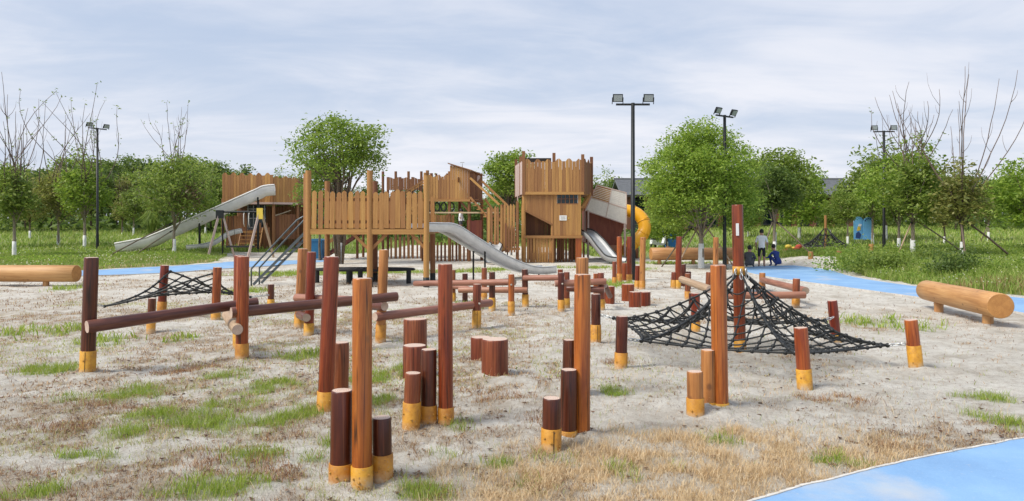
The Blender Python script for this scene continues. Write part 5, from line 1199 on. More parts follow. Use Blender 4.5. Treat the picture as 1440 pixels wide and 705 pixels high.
def tree_meshes(seed, trunk_h, cz, rx, rz, clumps, per, leaf, mat, r0=.09, spread=.34, white=1.0, hollow=.35, stems=1, bark='bark', limbs=16, bottom=-.75, lump=.25, lean=0.0):
    rn = np.random.default_rng(seed); q = random.Random(seed)
    C0, L = crown_pts(rn, 0, cz, rx, rz, clumps, per, spread, hollow, lump, bottom)
    V, Q = leaves_np(L, leaf, rn); crown = mesh_np('crown', V, None, Q, (mat,))
    mb = MB()
    top = Vector((lean, 0, trunk_h))
    mb.tube([(0, 0, -.15), (0, 0, .0), (lean * .3 + q.uniform(-.04, .04), q.uniform(-.04, .04), trunk_h * .5), top, top + Vector((q.uniform(-.1, .1), q.uniform(-.1, .1), (cz - trunk_h) * 1.0))], [r0 * 1.25, r0 * 1.1, r0 * .9, r0 * .75, r0 * .3], 9)
    for k in q.sample(range(len(C0)), min(limbs, len(C0))):
        e = Vector(C0[k]); s = top + Vector((0, 0, q.uniform(-.1, .45) * max(.1, cz - trunk_h))); m = s.lerp(e, .5) + Vector((q.uniform(-.15, .15), q.uniform(-.15, .15), .12 * rz))
        mb.tube([s, m, e], [r0 * .42, r0 * .26, r0 * .08], 5)
    for k in range(stems - 1):
        a = 2 * math.pi * k / (stems - 1); e = Vector((math.cos(a) * rx * .45, math.sin(a) * rx * .45, cz + rz * .35)); mb.tube([(math.cos(a) * r0, math.sin(a) * r0, 0), (math.cos(a) * rx * .2, math.sin(a) * rx * .2, trunk_h), e], [r0 * .7, r0 * .5, r0 * .15], 6)
    trunk = mb.mesh('trunk', [bark])
    wash = None
    if white:
        m2 = MB(); m2.lathe([(r0 * 1.28, -.1), (r0 * 1.16, .02), (r0 * 1.08, white * .6), (r0 * 1.03, white), (r0 * .8, white + .01)], 10); wash = m2.mesh('whitewash', ['lime_wash'])
    return trunk, crown, wash
def tree(name, label, loc, meshes, group=None, rz=None, sc=1.0, cat='tree', cn='crown'):
    t = thing(name, label, cat, loc, R.uniform(0, 6.28) if rz is None else rz, group)
    if not isinstance(sc, (tuple, list)): sc = (sc, sc, sc)
    t.scale = sc
    link('trunk', meshes[0], t); link(cn, meshes[1], t)
    if meshes[2] is not None: link('whitewash', meshes[2], t)
    return t
def shoots(t, n, z0, h, spreadr, leafy=0.0, seed=0, bend=.35, r=.016, centre=(0, 0)):
    """long bare shoots of a pollarded crown, each with a few side twigs"""
    q = random.Random(seed); rn = np.random.default_rng(seed + 5); LV = []
    for k in range(n):
        a = q.uniform(0, 6.28); s = Vector((centre[0] + math.cos(a) * .1, centre[1] + math.sin(a) * .1, z0)); hh = h * 1.22 * q.uniform(.55, 1.0); sp_ = spreadr * 1.15 * q.uniform(.3, 1)
        bx, by = math.cos(a) * sp_, math.sin(a) * sp_; pts = []
        for j in range(9):
            u = j / 8; pts.append(s + Vector((bx * (u + bend * math.sin(u * 3.0 + k)), by * (u + bend * .6 * math.sin(u * 2.4)), hh * (u ** .92))) + Vector((q.uniform(-.02, .02), q.uniform(-.02, .02), 0)))
        mb = MB(); mb.tube(pts, [r * (1 - .8 * j / 8) + .004 for j in range(9)], 5)
        for w in range(q.randint(0, 3)):
            j = q.randint(2, 6); p = pts[j]; b_ = q.uniform(0, 6.28); d = Vector((math.cos(b_) * .45, math.sin(b_) * .45, .9)) * q.uniform(.35, 1.5)
            mb.tube([p, p + Vector((d.x * .55, d.y * .55, d.z * .3)), p + Vector((d.x * .9, d.y * .9, d.z * .65)), p + d], [r * .5, r * .4, r * .3, .004], 4)
        mb.build('bare_shoot', ['twig'], t)
        if leafy:
            for j in range(int(14 * leafy)):
                p = pts[q.randint(2, 8)]; LV += [np.array(p) + rn.normal(size=3) * .09 for _ in range(4)]
    if LV:
        V, Q = leaves_np(np.array(LV), .075, rn); link('sprigs', mesh_np('sprigs', V, None, Q, ('leaf_mid',)), t)['kind'] = 'stuff'
def stake(p0, p1, label, mat='pole_grey', r=.035):
    p0 = Vector(p0); p1 = Vector(p1); b = Vector((p0.x, p0.y, p0.z)); t = thing('support_pole', label, 'tree stake', b, 0, 'slanting poles propping the young trees')
    MB().tube([(0, 0, -.08), (p1 - b) * .5 + Vector((.012, .01, 0)), p1 - b], [r, r * .95, r * .85], 8).build('pole', [mat], t)
    MB().tube([(p1 - b) * .93, (p1 - b) * .97], [r * 1.35, r * 1.35], 8).build('tie', ['black_rubber'], t)
    return t
# big round tree
b = gp(986, 377)
bt = tree('camphor_tree', 'big round-crowned green tree with whitewashed trunk behind the posts', b, tree_meshes(101, 1.45, 3.72, 2.50, 2.50, 400, 95, .072, 'leaf_bright', .115, .31, 1.05, .32, 1, 'bark_pale', 34, -.80, .10), rz=.4)
for dx, tl, nm in ((-1.35, 1.9, 'slanting pole with its foot towards the far cluster, propping the big round tree'), (1.25, 1.95, 'slanting pole with its foot towards the mast, propping the big round tree'), (-1.5, 2.3, 'thin dark pole propping the big round tree from behind')):
    stake(on(b.x + dx, b.y + (-.9 if nm[0] == 's' else 1.2)), (b.x + .08 * (1 if dx > 0 else -1), b.y - .05, tl), nm, 'pole_grey' if nm[0] == 't' else 'beam_weathered')
# open tall tree behind the near platform
b = gp(457, 371)
tm = tree_meshes(202, 2.6, 5.45, 1.95, 1.65, 150, 66, .085, 'leaf_bright', .12, .34, 1.0, .42, 6, 'bark', 30, -.8, .3)
tree('camphor_tree', 'tall open-crowned tree with several stems behind the slatted platform', (b.x + .72, b.y, b.z), tm, rz=1.0)
b = on(-10.4, 38.5); tree('young_tree', 'bright green bushy young tree between the distant tower and the tall open tree', b, tree_meshes(203, 1.6, 3.9, 1.25, 1.5, 60, 50, .10, 'leaf_yellow', .07, .3, .0), rz=.2)
b = on(-.15, 44); tree('camphor_tree', 'dense tree rising between the hut and the crenellated tower', b, tree_meshes(204, 2.0, 4.9, 1.5, 1.75, 110, 60, .10, 'leaf_bright', .1, .33, 1.0, .3, 3), rz=.2)
# small dark ball tree and the broad light tree behind it
b = gp(1089, 367); tree('young_tree', 'small dark dense tree with a whitewashed trunk beside the people', b, tree_meshes(301, 1.9, 3.55, .98, 1.25, 85, 60, .085, 'leaf_dark', .075, .24, .95, .2, 1, 'bark_pale', 12, -.9, .3), rz=.1)
stake(on(b.x - 1.15, b.y - 1.0), (b.x - .05, b.y, 2.2), 'slanting pole propping the small dark tree on the side of the standing man'); stake(on(b.x + 1.7, b.y - .8), (b.x + .05, b.y, 2.1), 'slanting pole propping the small dark tree on the side of the red toys')
b = on(17.0, 46); tree('camphor_tree', 'broad light green tree behind the small dark tree', b, tree_meshes(302, 1.9, 4.1, 2.5, 1.85, 150, 56, .13, 'leaf_yellow', .11, .36, .9), rz=2.2)
b = on(13.8, 44); tree('camphor_tree', 'light green tree half hidden behind the big round tree', b, tree_meshes(303, 1.7, 3.6, 1.9, 1.7, 110, 56, .12, 'leaf_mid', .1, .34, .9), rz=.8)
# young staked trees on the bank
m_a = tree_meshes(401, 1.35, 3.0, 1.15, 1.45, 62, 52, .10, 'leaf_mid', .085, .27, .72, .25, 1, 'bark_pale', 12, -.95, .35)
m_b = tree_meshes(402, 1.3, 2.7, 1.0, 1.25, 50, 46, .10, 'leaf_olive', .08, .28, .72, .3, 1, 'bark', 12, -.95, .35)
m_c = tree_meshes(403, 1.5, 3.3, 1.35, 1.5, 74, 50, .105, 'leaf_bright', .085, .3, .72, .28, 1, 'bark_pale', 14, -.9, .35)
MT = [tree_meshes(440 + k, 1.3, 3.3, 2.1, 2.3, 110, 50, .14, m_, .11, .4, .9, .3, 1, 'bark', 10, -.95, .3) for k, m_ in enumerate(('leaf_bright', 'leaf_yellow', 'leaf_mid', 'leaf_bright', 'leaf_mid'))]
YG = 'young whitewashed trees on the grass banks'
b = gp(1284, 361); t1 = tree('young_tree', 'young leafy tree beside the floodlight mast on the grass bank', b, m_a, YG, .3, 1.08); shoots(t1, 7, 3.4, 3.2, 1.5, .1, 11, .4, .02)
stake(on(b.x - 1.3, b.y - .9), (b.x - .05, b.y, b.z + 1.7), 'pale slanting pole between the floodlight mast and the young leafy tree', 'beam_weathered')
b = gp(1299, 361); t1 = tree('young_tree', 'young tree with loose crown next to the young leafy tree by the mast', b + Vector((.3, 1.5, 0)), m_c, YG, 2.0, 1.15); shoots(t1, 7, 4.0, 2.9, 1.4, 0, 12, .4, .02)
stake(on(b.x + 2.1, b.y - .3), (b.x + .4, b.y + 1.2, b.z + 1.7), 'slanting pole propping the young tree with loose crown')
b = gp(1353, 364); t1 = tree('young_tree', 'young tree with long bare curving shoots and two dark props', b, m_b, YG, .9, 1.05); shoots(t1, 11, 2.2, 5.0, 2.0, 0, 17, .5, .024)
stake(on(b.x - 2.5, b.y - 4.2), (b.x - .1, b.y - .05, b.z + 1.75), 'long dark prop leaning to the tree with bare curving shoots from the path side', 'bark', .045); stake(on(b.x + 1.9, b.y - .8), (b.x + .05, b.y, b.z + 1.8), 'dark prop leaning to the tree with bare curving shoots from the far side', 'bark', .045)
b = gp(1264, 354); t1 = tree('young_tree', 'slender young tree just behind the floodlight mast', b, m_a, YG, 2.9, 1.0); shoots(t1, 7, 3.2, 3.6, 1.8, 0, 14, .4, .02)
b = on(27.2, 37.0); t1 = tree('young_tree', 'bright leafy tree closing the grass bank beyond the big log', b, tree_meshes(404, 1.2, 3.0, 1.9, 1.9, 100, 56, .11, 'leaf_bright', .1, .34, .7), YG, .2)
for (px_, py_, s_, k_, lb) in ((1227, 343, .95, 2, 'small young tree beside the blue signs'), (1192, 346, .8, 0, 'small dark young tree in front of the building roof'), (1328, 346, .8, 1, 'thin far young tree between the two staked trees'), (1390, 340, .9, 0, 'far young tree with a prop behind the tree with bare shoots')):
    b = gp(px_, py_); tree('young_tree', lb, b, (m_a, m_b, m_c)[k_], YG, None, s_)
b = gp(1391, 341); stake(on(b.x - .9, b.y - .4), (b.x, b.y, b.z + 1.3), 'short prop leaning on the far young tree behind the bare shoots')
# left bank
b = gp(20, 361); t1 = tree('young_tree', 'young tree with dark crown and tall bare shoots at the end of the grass bank', b, tree_meshes(501, 1.75, 3.3, 1.05, 1.5, 66, 54, .10, 'leaf_mid', .09, .26, .8, .2, 1, 'bark_pale', 12, -.95, .35), YG, .6); shoots(t1, 12, 3.4, 5.2, 2.3, .12, 21, .42, .026)
b = gp(82, 347); t1 = tree('young_tree', 'olive-leaved young tree with whitewashed trunk on the grass bank', b, tree_meshes(502, 1.5, 3.5, 1.5, 1.75, 84, 50, .105, 'leaf_olive', .085, .34, .75, .25, 1, 'bark_pale', 14, -.9, .3), YG, .6); shoots(t1, 11, 3.8, 4.7, 2.6, .05, 22, .45, .025)
b = gp(119, 349); t1 = tree('young_tree', 'young tree with a dense crown beside the floodlight mast in the grass', b, m_c, YG, 4.0, 1.1); shoots(t1, 11, 3.6, 4.5, 2.7, .5, 23, .42, .024)
b = gp(245, 356); t1 = tree('young_tree', 'broad young tree with reddening leaves in front of the long slide', b, tree_meshes(503, 1.4, 3.75, 2.05, 1.75, 120, 52, .10, 'leaf_mid', .095, .33, .8, .25, 1, 'bark_pale', 16, -.85, .3), YG, .2)
rn = np.random.default_rng(77); V, Q = leaves_np(np.array([1.0, -.9, 3.2]) + rn.normal(size=(520, 3)) * np.array([.42, .3, .45]), .09, rn); link('reddened_leaves', mesh_np('reddened_leaves', V, None, Q, ('leaf_pink',)), t1)
shoots(t1, 9, 4.6, 3.5, 1.4, .25, 24, .25, .02)
stake(on(b.x - 2.1, b.y - 3.4), (b.x - .02, b.y - .1, b.z + 1.75), 'long thin prop leaning to the broad tree before the long slide', 'bark', .035); stake(on(b.x - 1.5, b.y - 1.6), (b.x - .1, b.y, b.z + 1.3), 'shorter prop leaning to the broad tree before the long slide', 'bark', .03)
for (px_, py_, s_, k_, lb) in ((42, 337, .9, 1, 'small young tree behind the dark-crowned tree at the end of the bank'), (-8, 350, 1.1, 2, 'young tree half cut by the picture edge at the end of the bank'), (188, 331, .85, 0, 'small young tree behind the flat end of the long slide'), (172, 329, .8, 1, 'thin young tree beyond the end of the long slide'), (289, 330, .85, 2, 'small young tree beneath the long slide'), (215, 327, .8, 1, 'thin young tree far behind the long slide')):
    if px_ < 0: lb = 'leafy young tree outermost on the grass bank above the smooth log'
    b = gp(px_, py_); t1 = tree('young_tree', lb, b, (m_a, m_b, m_c)[k_], YG, None, s_); shoots(t1, 5, 3.2, 3.2, 1.2, 0, 30 + px_, .3, .02)

for (px_, Y_, s_, k_, lb) in ((1124, 52, .95, 3, 'spreading green tree in front of the pavilion beside the broad light tree'), (1168, 56, .5, 1, 'low yellowish tree in front of the pavilion roof'), (1216, 53, .9, 2, 'full green tree behind the blue arched signs'), (1245, 50, 1.15, 4, 'full leafy tree on the meadow behind the floodlight mast'), (925, 55, .5, 0, 'low tree before the pavilion behind the lamp post'), (1052, 56, .55, 1, 'low spreading tree before the pavilion windows'), (938, 50, .7, 3, 'low bushy tree beside the scooter')):
    tree('meadow_tree', lb, on((px_ - 720) / F * Y_, Y_), MT[k_], 'low trees in front of the pavilion', None, s_)
# wood behind: single trees one can tell apart, each with its own trunk and crown
BG = [tree_meshes(600 + k, 2.0, 4.6, 2.7, 2.7, 120, 44, .19, m_, .14, .45, 0, .3, 1, 'bark', 8, -.95, .35) for k, m_ in enumerate(('leaf_mid', 'leaf_dark', 'leaf_olive', 'leaf_bright', 'leaf_dark', 'leaf_mid'))]
BL = ['mid green tree in the wood beyond the meadow', 'dark green tree in the wood beyond the meadow', 'olive green tree in the wood beyond the meadow', 'bright green tree in the wood beyond the meadow', 'dark green tree in the wood beyond the meadow', 'mid green tree in the wood beyond the meadow']
def wood_tree(x_, y_, s_, k_):
    h = R.uniform(.9, 1.15); P_ = 720 + x_ / y_ * F
    where = next(w for e, w in ((150, 'behind the bank trees'), (330, 'behind the long slide'), (425, 'behind the distant slide tower'), (640, 'behind the slatted platform'), (740, 'behind the hut tower'), (840, 'behind the crenellated tower'), (905, 'behind the yellow tube slide'), (1080, 'behind the big round tree'), (1200, 'behind the pavilion roof'), (1300, 'behind the mast on the grass bank'), (9999, 'behind the bare curving shoots')) if P_ < e)
    row_ = 'front row' if y_ < 71 else ('second row' if y_ < 85 else 'last row')
    tree('woodland_tree', BL[k_].replace('in the wood beyond the meadow', row_ + ' of the wood ' + where), on(x_, y_), BG[k_], 'trees of the wood beyond the meadow', None, (s_, s_, s_ * h))
prof_px = [(-60, 225), (60, 228), (130, 222), (200, 228), (300, 222), (390, 246), (430, 262), (540, 262), (640, 266), (700, 262), (760, 262), (850, 245), (900, 256), (1000, 262), (1120, 255), (1180, 250), (1240, 258), (1330, 250), (1400, 240), (1500, 228)]
def top_at(px_):
    for (a, ya), (b_, yb) in zip(prof_px, prof_px[1:]):
        if a <= px_ <= b_: return ya + (yb - ya) * (px_ - a) / (b_ - a)
    return 235
k = 0
for row, (Y0, step, drop) in enumerate(((66, 46, 22), (78, 40, 6), (92, 40, 0))):
    px_ = -70 + row * 17
    while px_ < 1520:
        Y_ = Y0 + R.uniform(-4, 4); b = on((px_ - 720) / F * Y_, Y_); want = HC + (HY - (top_at(px_) + drop + R.uniform(-6, 12))) / F * Y_ - b.z
        if row == 0 and 840 < px_ < 1215: px_ += step; continue          # the building stands here
        if row == 1 and 880 < px_ < 1200: px_ += step; continue
        wood_tree(b.x, b.y, max(.45, want / 7.4), R.choice((0, 1, 1, 2, 3, 4, 5) if row == 0 else (0, 1, 3, 4, 5))); px_ += step * R.uniform(.75, 1.25)
# brush along the foot of the wood, one mass
rn = np.random.default_rng(900); n = 15000
bx_ = rn.uniform(-75, 80, n); by_ = 62 + rn.random(n) * 34; keep = ~((bx_ > 7) & (bx_ < 36) & (by_ < 82)); bx_, by_ = bx_[keep], by_[keep]
hb = 2.6 * fbm(bx_, by_, 5, 3) + .3
bz_ = hmacro(bx_, by_) + rn.random(len(bx_)) * hb
V, Q = leaves_np(np.stack([bx_, by_, bz_], 1), .42, rn); tag(link('undergrowth', mesh_np('undergrowth', V, None, Q, ('leaf_dark',))), 'dark bushy undergrowth along the foot of the wood', 'undergrowth', None, 'stuff')
# pampas-like clump by the slide
b = gp(213, 332); rn = np.random.default_rng(5); nb = 900; a = rn.uniform(0, 6.28, nb); rr = rn.uniform(.3, 1.25, nb); V = []
bl = MB()
for k in range(260):
    w_a = a[k]; p0 = Vector((math.cos(w_a) * .12, math.sin(w_a) * .12, 0)); o_ = Vector((math.cos(w_a), math.sin(w_a), 0)) * rr[k]; h_ = R.uniform(1.2, 2.1); s_ = Vector((-math.sin(w_a), math.cos(w_a), 0)) * .02
    m1 = p0 + o_ * .35 + Vector((0, 0, h_)); e = p0 + o_ * 1.1 + Vector((0, 0, h_ * .62)); bl._add([p0 - s_, p0 + s_, m1 + s_, m1 - s_, e], [(0, 1, 2, 3), (3, 2, 4)], 0)
tag(bl.build('pampas_clump', ['leaf_mid'], None, b), 'arching clump of tall grass behind the long slide', 'plant')
# shrubs and weeds standing out of the bank
for (px_, py_, s_, m_, lb) in ((1195, 381, .75, 'leaf_bright', 'bushy green shrub at the tip of the bank where the blue path bends'), (1225, 384, .6, 'leaf_mid', 'low green shrub behind the shrub at the tip of the bank'), (1345, 384, .5, 'leaf_dark', 'dark little shrub on the bank behind the big smooth log'), (1255, 380, .45, 'leaf_yellow', 'yellow-green weed clump in the middle of the bank'), (1310, 372, .5, 'leaf_mid', 'green weed clump under the leaning props')):
    b = gp(px_, py_); rn = np.random.default_rng(px_); L = rn.normal(size=(1500, 3)) * np.array([.55, .55, .28]) * s_ * 1.4; L[:, 2] = np.abs(L[:, 2]) * 1.5 + .03; V, Q = leaves_np(L, .06, rn, .1)
    t1 = thing('shrub', lb, 'shrub', b, 0, 'low shrubs on the grass bank'); link('foliage', mesh_np('foliage', V, None, Q, (m_,)), t1); MB().tube([(0, 0, -.1), (.02, 0, .25 * s_)], [.03, .015], 6).build('stem', ['bark'], t1)

# ------------------------------------------------------------------ building behind the trees
H = thing('long_pavilion', 'long low pavilion with grey roof and brown pillars behind the trees', 'building', (21, 70, float(hmacro(21, 70))))
hx0, hx1, ev, rg = -9.6, 11.8, 3.0, 4.75
MB().box((1.1, 2.6, 1.7), (21.0, 5.0, 3.5)).build('wall', ['wall_grey'], H)
for k in range(2):
    y0, y1 = ((-1.6, 2.6), (2.6, 6.8))[k]; za, zb = ((ev, rg), (rg, ev))[k]
    rf = MB(); rf._add([(hx0 - .9, y0, za), (hx1 + .9, y0, za), (hx1 + .9, y1, zb), (hx0 - .9, y1, zb), (hx0 - .9, y0, za + .14), (hx1 + .9, y0, za + .14), (hx1 + .9, y1, zb + .14), (hx0 - .9, y1, zb + .14)], [(0, 3, 2, 1), (4, 5, 6, 7), (0, 1, 5, 4), (1, 2, 6, 5), (2, 3, 7, 6), (3, 0, 4, 7)])
    r_o = rf.build('roof', ['roof_tile'], H, fix=True)
    if k == 0:
        for j in range(14):
            u = (j + .5) / 14; y_ = y0 + (y1 - y0) * u; z_ = za + (zb - za) * u; bar('tile_course', 'roof_tile', r_o, (hx0 - .9, y_, z_ + .16), (hx1 + .9, y_, z_ + .16), .05, .12)
bar('ridge', 'wall_grey', H, (hx0 - 1, 2.6, rg + .2), (hx1 + 1, 2.6, rg + .2), .2, .3); bar('fascia', 'dark_interior', H, (hx0 - .9, -1.62, ev + .02), (hx1 + .9, -1.62, ev + .02), .22, .05)
for i in range(13):
    x_ = hx0 + (hx1 - hx0) * i / 12; bar('pillar', 'pillar_brown', H, (x_, -.9, -.2), (x_, -.9, ev), .5, .4)
    if i < 12:
        w_ = part_group('window', H, (x_ + .89, .05, 0))
        for s in (-1, 1): MB().box((s * .36, 0, 1.6), (.66, .04, 2.5)).build('pane', ['window_dark'], w_)
        bar('frame', 'dark_interior', w_, (-.74, -.02, 2.88), (.74, -.02, 2.88), .08, .06); bar('frame', 'dark_interior', w_, (0, -.02, .3), (0, -.02, 2.86), .06, .06); bar('sill', 'wall_grey', w_, (-.76, -.04, .3), (.76, -.04, .3), .1, .12)

# ------------------------------------------------------------------ bins, signs and small things
def bin_(label, loc, s, mat):
    t = thing('litter_bin', label, 'bin', loc); mb = MB()
    V = [(-.28 * s, -.3 * s, 0), (.28 * s, -.3 * s, 0), (.28 * s, .3 * s, 0), (-.28 * s, .3 * s, 0), (-.34 * s, -.37 * s, .9 * s), (.34 * s, -.37 * s, .9 * s), (.34 * s, .37 * s, .9 * s), (-.34 * s, .37 * s, .9 * s)]
    mb._add(V, [(3, 2, 1, 0), (4, 5, 6, 7), (0, 1, 5, 4), (1, 2, 6, 5), (2, 3, 7, 6), (3, 0, 4, 7)]); mb.build('body', [mat], t)
    MB().prism([(-.38 * s, .90 * s), (.38 * s, .90 * s), (.36 * s, .97 * s), (.2 * s, 1.02 * s), (-.2 * s, 1.02 * s), (-.36 * s, .97 * s)], -.4 * s, .4 * s).build('lid', [mat], t, fix=True)
    roundbar('handle', mat, t, (-.3 * s, .42 * s, .92 * s), (.3 * s, .42 * s, .92 * s), .025 * s)
    for q in (-1, 1): MB().tube([(q * .33 * s, .32 * s, .09 * s), (q * .27 * s, .32 * s, .09 * s)], .09 * s, 12).build('wheel', ['black_rubber'], t)
bin_('blue wheeled litter bin under the slatted platform', gp(446, 364), 1.08, 'bin_teal')
bin_('bright blue wheeled bin by the pavilion near the big tree', on(11.8, 53.0), 1.1, 'bin_blue')
# white scooter beside the bright bin
SCO = thing('scooter', 'white motor scooter parked beside the bright blue bin', 'scooter', on(10.9, 52.5), rad(20))
for x_ in (-.55, .55): MB().tube([(x_ + .19 * math.cos(w), 0, .22 + .19 * math.sin(w)) for w in [2 * math.pi * k / 14 for k in range(15)]], .06, 6, 0, False).build('wheel', ['black_rubber'], SCO)
MB().prism([(-.75, .4), (-.2, .3), (.25, .28), (.45, .45), (.5, .95), (.4, .98), (.25, .45), (-.1, .45), (-.2, .68), (-.7, .7)], -.16, .16).build('body', ['shirt_white'], SCO, fix=True)
MB().prism([(-.7, .70), (-.15, .68), (-.15, .78), (-.65, .82)], -.14, .14).build('seat', ['black_rubber'], SCO, fix=True)
MB().tube([(.45, -.3, 1.05), (.45, 0, 1.0), (.45, .3, 1.05)], .025, 6).build('handlebar', ['black_metal'], SCO); MB().prism([(.42, 1.0), (.55, 1.0), (.42, 1.35), (.38, 1.35)], -.2, .2).build('windshield', ['lamp_glass'], SCO, fix=True)
def arch_sign(label, loc, w, h, art):
    t = thing('arched_sign', label, 'sign', loc, 0, 'pair of blue arched signboards')
    pts = [(-w / 2, .25), (w / 2, .25), (w / 2, h - w / 2)] + [(w / 2 * math.cos(a_), h - w / 2 + w / 2 * math.sin(a_)) for a_ in [math.pi * k / 12 for k in range(1, 12)]] + [(-w / 2, h - w / 2)]
    brd = MB().prism(pts, -.03, .03).build('board', ['sign_blue'], t, fix=True)
    for s in (-1, 1): bar('leg', 'steel_dull', t, (s * w * .4, .05, -.1), (s * w * .4, .05, .8), .06, .05)
    if art:
        MB().prism([(-.2, .35), (.1, .3), (.16, .6), (.0, .78), (-.16, .66)], -.045, -.032).build('picture_patch', ['sign_dark'], brd, fix=True)
        MB().prism([(-.12, .8), (.12, .86), (.14, 1.05), (-.04, 1.12)], -.045, -.032).build('picture_patch', ['sign_yellow'], brd, fix=True); MB().prism([(-.02, 1.12), (.18, 1.1), (.2, 1.25), (.02, 1.28)], -.045, -.032).build('picture_patch', ['shirt_white'], brd, fix=True)
    else:
        for k in range(5):
            a_ = math.pi * (.15 + .7 * k / 4); MB().box((w * .36 * math.cos(a_), -.038, h - w / 2 + w * .36 * math.sin(a_)), (.08, .012, .08)).build('letter_mark', ['sign_dark'], brd)
    return t
s0 = gp(1207, 338); Ys = 47.0
arch_sign('narrow blue arched signboard with a colour picture beside the small young tree', on((1207 - 720) / F * Ys, Ys), .60, 1.75, True); arch_sign('plain blue arched signboard with dark marks along its arch', on((1221 - 720) / F * 46.8, 46.8), .66, 1.72, False)
# second, far rope pyramid
c2 = on((1161 - 720) / F * 41, 41)
cs2 = [(c2.x + 1.5 * math.cos(a_), c2.y + 1.5 * math.sin(a_), c2.z + .25) for a_ in [k * math.pi / 3 for k in range(6)]]
N2, _ = pyramid((c2.x, c2.y), c2.z + 1.25, cs2, 'small distant black rope pyramid on the meadow beside the people', 6, 3, .02, .04)
t = thing('net_mast', 'honey-coloured mast of the small distant rope pyramid', 'mast', c2); roundbar('shaft', 'timber', t, (0, 0, -.1), (0, 0, 2.0), .075)
for k_, (px_, py_, tpy_) in enumerate(((1140, 364, 354), (1180, 363, 353), (1225, 361, 343))): post(px_, py_, px_, tpy_, .22, 'timber', 0, ['low timber post beside the red toys', 'low timber post behind the small distant rope pyramid', 'square-topped timber post on the bank near the blue signs'][k_], 'low timber posts on the far meadow')
for k_ in range(9):
    p = on((1100 + k_ * 9 - 720) / F * 39.5, 39.5); log_obj('log_edging', 'pale log edging laid along the meadow by the people', p + Vector((0, 0, .1)), p + Vector((.33, .02, .1)), .09, .09, 'beam_weathered', 'end_pale', 'log', 'log edging along the meadow')
for k_ in range(14):
    p = on((925 + k_ * 7 - 720) / F * 40 if k_ < 5 else (820 + k_ * 5.5 - 720) / F * 41, 40); tag(MB().lathe([(.1, -.1), (.1, .5 + .08 * (k_ % 3)), (.08, .52 + .08 * (k_ % 3)), (0, .53 + .08 * (k_ % 3))], 9).build('palisade_post', ['timber_brown'], None, p), 'short brown palisade post in the row edging the meadow', 'post', 'palisade edging the meadow')
TOY = thing('toy_heap', 'red and orange toys lying on the grass beside the distant rope pyramid', 'toys', on((1116 - 720) / F * 38, 38))
for k_ in range(6): MB().ball((R.uniform(-.35, .35), R.uniform(-.2, .2), .12 + .12 * (k_ % 3)), .16, 0, 1.2, .9, .8).build('toy', ['cloth_red' if k_ % 2 else 'sign_yellow'], TOY)

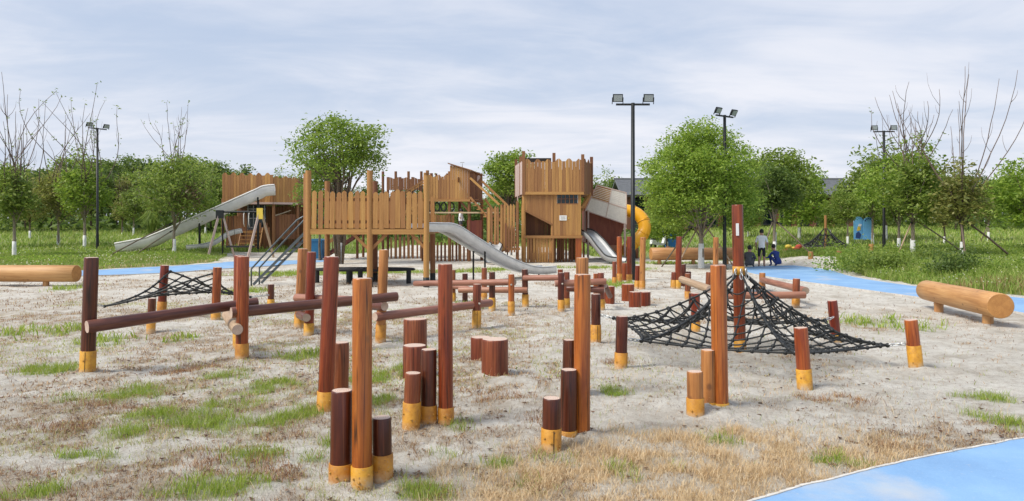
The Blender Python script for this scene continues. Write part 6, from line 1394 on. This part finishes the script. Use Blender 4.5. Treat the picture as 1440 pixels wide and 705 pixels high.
# ------------------------------------------------------------------ people
def person(label, loc, yaw, J, mats, rs=None, group=None):
    """J: joints (name -> xyz), one continuous skinned body; mats(face centre) -> slot"""
    E = [('pelvis', 'belly'), ('belly', 'chest'), ('chest', 'neck'), ('neck', 'head0'), ('head0', 'head1')]
    for s in 'lr': E += [('chest', 'sh' + s), ('sh' + s, 'el' + s), ('el' + s, 'wr' + s), ('wr' + s, 'pa' + s), ('pelvis', 'hip' + s), ('hip' + s, 'kn' + s), ('kn' + s, 'an' + s), ('an' + s, 'to' + s)]
    RD = dict(pelvis=.135, belly=.125, chest=.14, neck=.055, head0=.082, head1=.085, sh=.062, el=.045, wr=.028, pa=.034, hip=.088, kn=.058, an=.04, to=.038)
    J = dict(J)
    for s in 'lr':
        d = (Vector(J['pa' + s]) - Vector(J['wr' + s])).normalized(); o_ = d.orthogonal().normalized()
        for f in range(5):
            k = (f - 2) * .017; root = Vector(J['pa' + s]) + o_ * k; ln = (.05, .075, .08, .075, .06)[f]
            if f == 0: root = Vector(J['pa' + s]) - d * .025 - o_ * .03
            J['f%s%d' % (s, f)] = root + d * ln * .5; J['g%s%d' % (s, f)] = root + d * ln + Vector((0, -.012, -.012)); E += [('pa' + s, 'f%s%d' % (s, f)), ('f%s%d' % (s, f), 'g%s%d' % (s, f))]
    names = list(J); ix = {n_: i for i, n_ in enumerate(names)}
    me = bpy.data.meshes.new('skeleton'); me.from_pydata([tuple(J[n_]) for n_ in names], [(ix[a_], ix[b_]) for a_, b_ in E], [])
    tmp = bpy.data.objects.new('skeleton', me); C.objects.link(tmp)
    sk = tmp.modifiers.new('skin', 'SKIN'); sk.use_smooth_shade = True; sb = tmp.modifiers.new('sub', 'SUBSURF'); sb.levels = 2; sb.render_levels = 2
    sv = me.skin_vertices[0].data
    for n_, i in ix.items():
        key = n_[:-1] if n_[-1] in 'lr' and n_ not in ('pelvis',) else n_; r_ = .009 if n_[0] in 'fg' and n_[-1].isdigit() else RD.get(n_, RD.get(key, .05)); sv[i].radius = (r_, r_ * (.8 if n_ in ('chest', 'belly', 'pelvis') else 1)); sv[i].use_root = n_ == 'pelvis'
    dg = bpy.context.evaluated_depsgraph_get(); body = bpy.data.meshes.new_from_object(tmp.evaluated_get(dg)); bpy.data.objects.remove(tmp)
    body.name = 'body'; slots = ['skin', 'shirt_white', 'cloth_black', 'cloth_blue', 'cloth_grey', 'hair_black']; body.materials.clear()
    for m_ in slots: body.materials.append(MATS[m_])
    for p in body.polygons: p.material_index = slots.index(mats(p.center, J)); p.use_smooth = True
    t = thing('person', label, 'person', loc, yaw, group); link('body', body, t)
    h0, h1 = Vector(J['head0']), Vector(J['head1']); up = (h1 - h0).normalized(); c = h0.lerp(h1, .6)
    hm = MB(); hm.ball((0, .012, .02), .102, 0, .92, 1.0, 1.08, 12, 8); hr = hm.build('hair', ['hair_black'], t, c + Vector((0, .014, .02)))
    fm = MB(); 
    for s in (-1, 1): fm.ball((s * .032, -.088, .0), .011, 0, n=6, m=4); fm.ball((s * .088, .0, -.01), .024, 1, .4, .8, 1.2, 6, 4)
    fm.ball((0, -.098, -.025), .014, 1, .8, 1, 1.4, 6, 4); fm.box((0, -.088, -.058), (.045, .008, .01), 2); fm.build('face', ['hair_black', 'skin', 'print_red'], t, c)
    return t
def standing(h=1.0, bend=0.0):
    k = h; b = bend
    J = dict(pelvis=(0, 0, .92), belly=(0, -.03 * b, 1.08), chest=(0, -.10 * b, 1.30), neck=(0, -.16 * b, 1.45), head0=(0, -.22 * b - .01, 1.54), head1=(0, -.27 * b - .015, 1.63))
    for s, n_ in ((-1, 'l'), (1, 'r')):
        J['sh' + n_] = (s * .18, -.11 * b, 1.37); J['el' + n_] = (s * .25, -.12 * b - .02, 1.10); J['wr' + n_] = (s * .23, -.26 * b - .08, .90); J['pa' + n_] = (s * .225, -.28 * b - .10, .84)
        J['hip' + n_] = (s * .095, 0, .86); J['kn' + n_] = (s * .11, -.03, .48); J['an' + n_] = (s * .11, .01, .09); J['to' + n_] = (s * .125, -.13, .04)
    return {a_: Vector(v) * k for a_, v in J.items()}
def sitting(h=1.0, lean=.1):
    J = dict(pelvis=(0, .1, .16), belly=(0, .08 - lean * .3, .32), chest=(0, .05 - lean * .8, .54), neck=(0, .02 - lean, .68), head0=(0, -.02 - lean * 1.1, .77), head1=(0, -.03 - lean * 1.2, .86))
    for s, n_ in ((-1, 'l'), (1, 'r')):
        J['sh' + n_] = (s * .17, .04 - lean * .8, .60); J['el' + n_] = (s * .25, -.06 - lean, .38); J['wr' + n_] = (s * .17, -.26 - lean, .36); J['pa' + n_] = (s * .15, -.32 - lean, .36)
        J['hip' + n_] = (s * .1, .06, .16); J['kn' + n_] = (s * .17, -.28, .46); J['an' + n_] = (s * .14, -.20, .08); J['to' + n_] = (s * .15, -.33, .04)
    return {a_: Vector(v) * h for a_, v in J.items()}
def dress(top, bottom, zs, zb, sleeve):
    def f(c, J):
        if abs(c.x) > sleeve * abs(J['shr'][0]) and c.z < J['elr'][2] + .03 and c.z > zb - .2 and abs(c.x) > .17: return 'skin'
        if c.z > J['neck'][2] - .01: return 'skin'
        if c.z > zs: return top
        return bottom if c.z > zb else 'skin'
    return f
p = on((1071 - 720) / F * 31.5, 31.5); person('standing man in a white T-shirt and black shorts beside the small dark tree', p, rad(160), standing(.97, .75), dress('shirt_white', 'cloth_black', .86, .47, 1.05))
p = on((1053 - 720) / F * 31.2, 31.2); person('person in dark grey clothes sitting on the ground beside the standing man', p, rad(150), sitting(1.0, .15), lambda c, J: 'skin' if c.z > J['neck'][2] or (c.y < J['elr'][1] - .1 and c.z < .45 and c.z > .3 and abs(c.x) < .22) else 'cloth_grey')
p = on((1093 - 720) / F * 32.0, 32.0); person('person in blue clothes crouching by the whitewashed trunk of the small dark tree', p, rad(200), sitting(1.05, .2), lambda c, J: 'skin' if c.z > J['neck'][2] else 'cloth_blue')
person('child in a white top standing on the deck of the hut tower', (-3.0 + .33, 36.95, 1.63), rad(70), standing(.62, .3), dress('shirt_white', 'cloth_grey', .50, .30, 1.05))
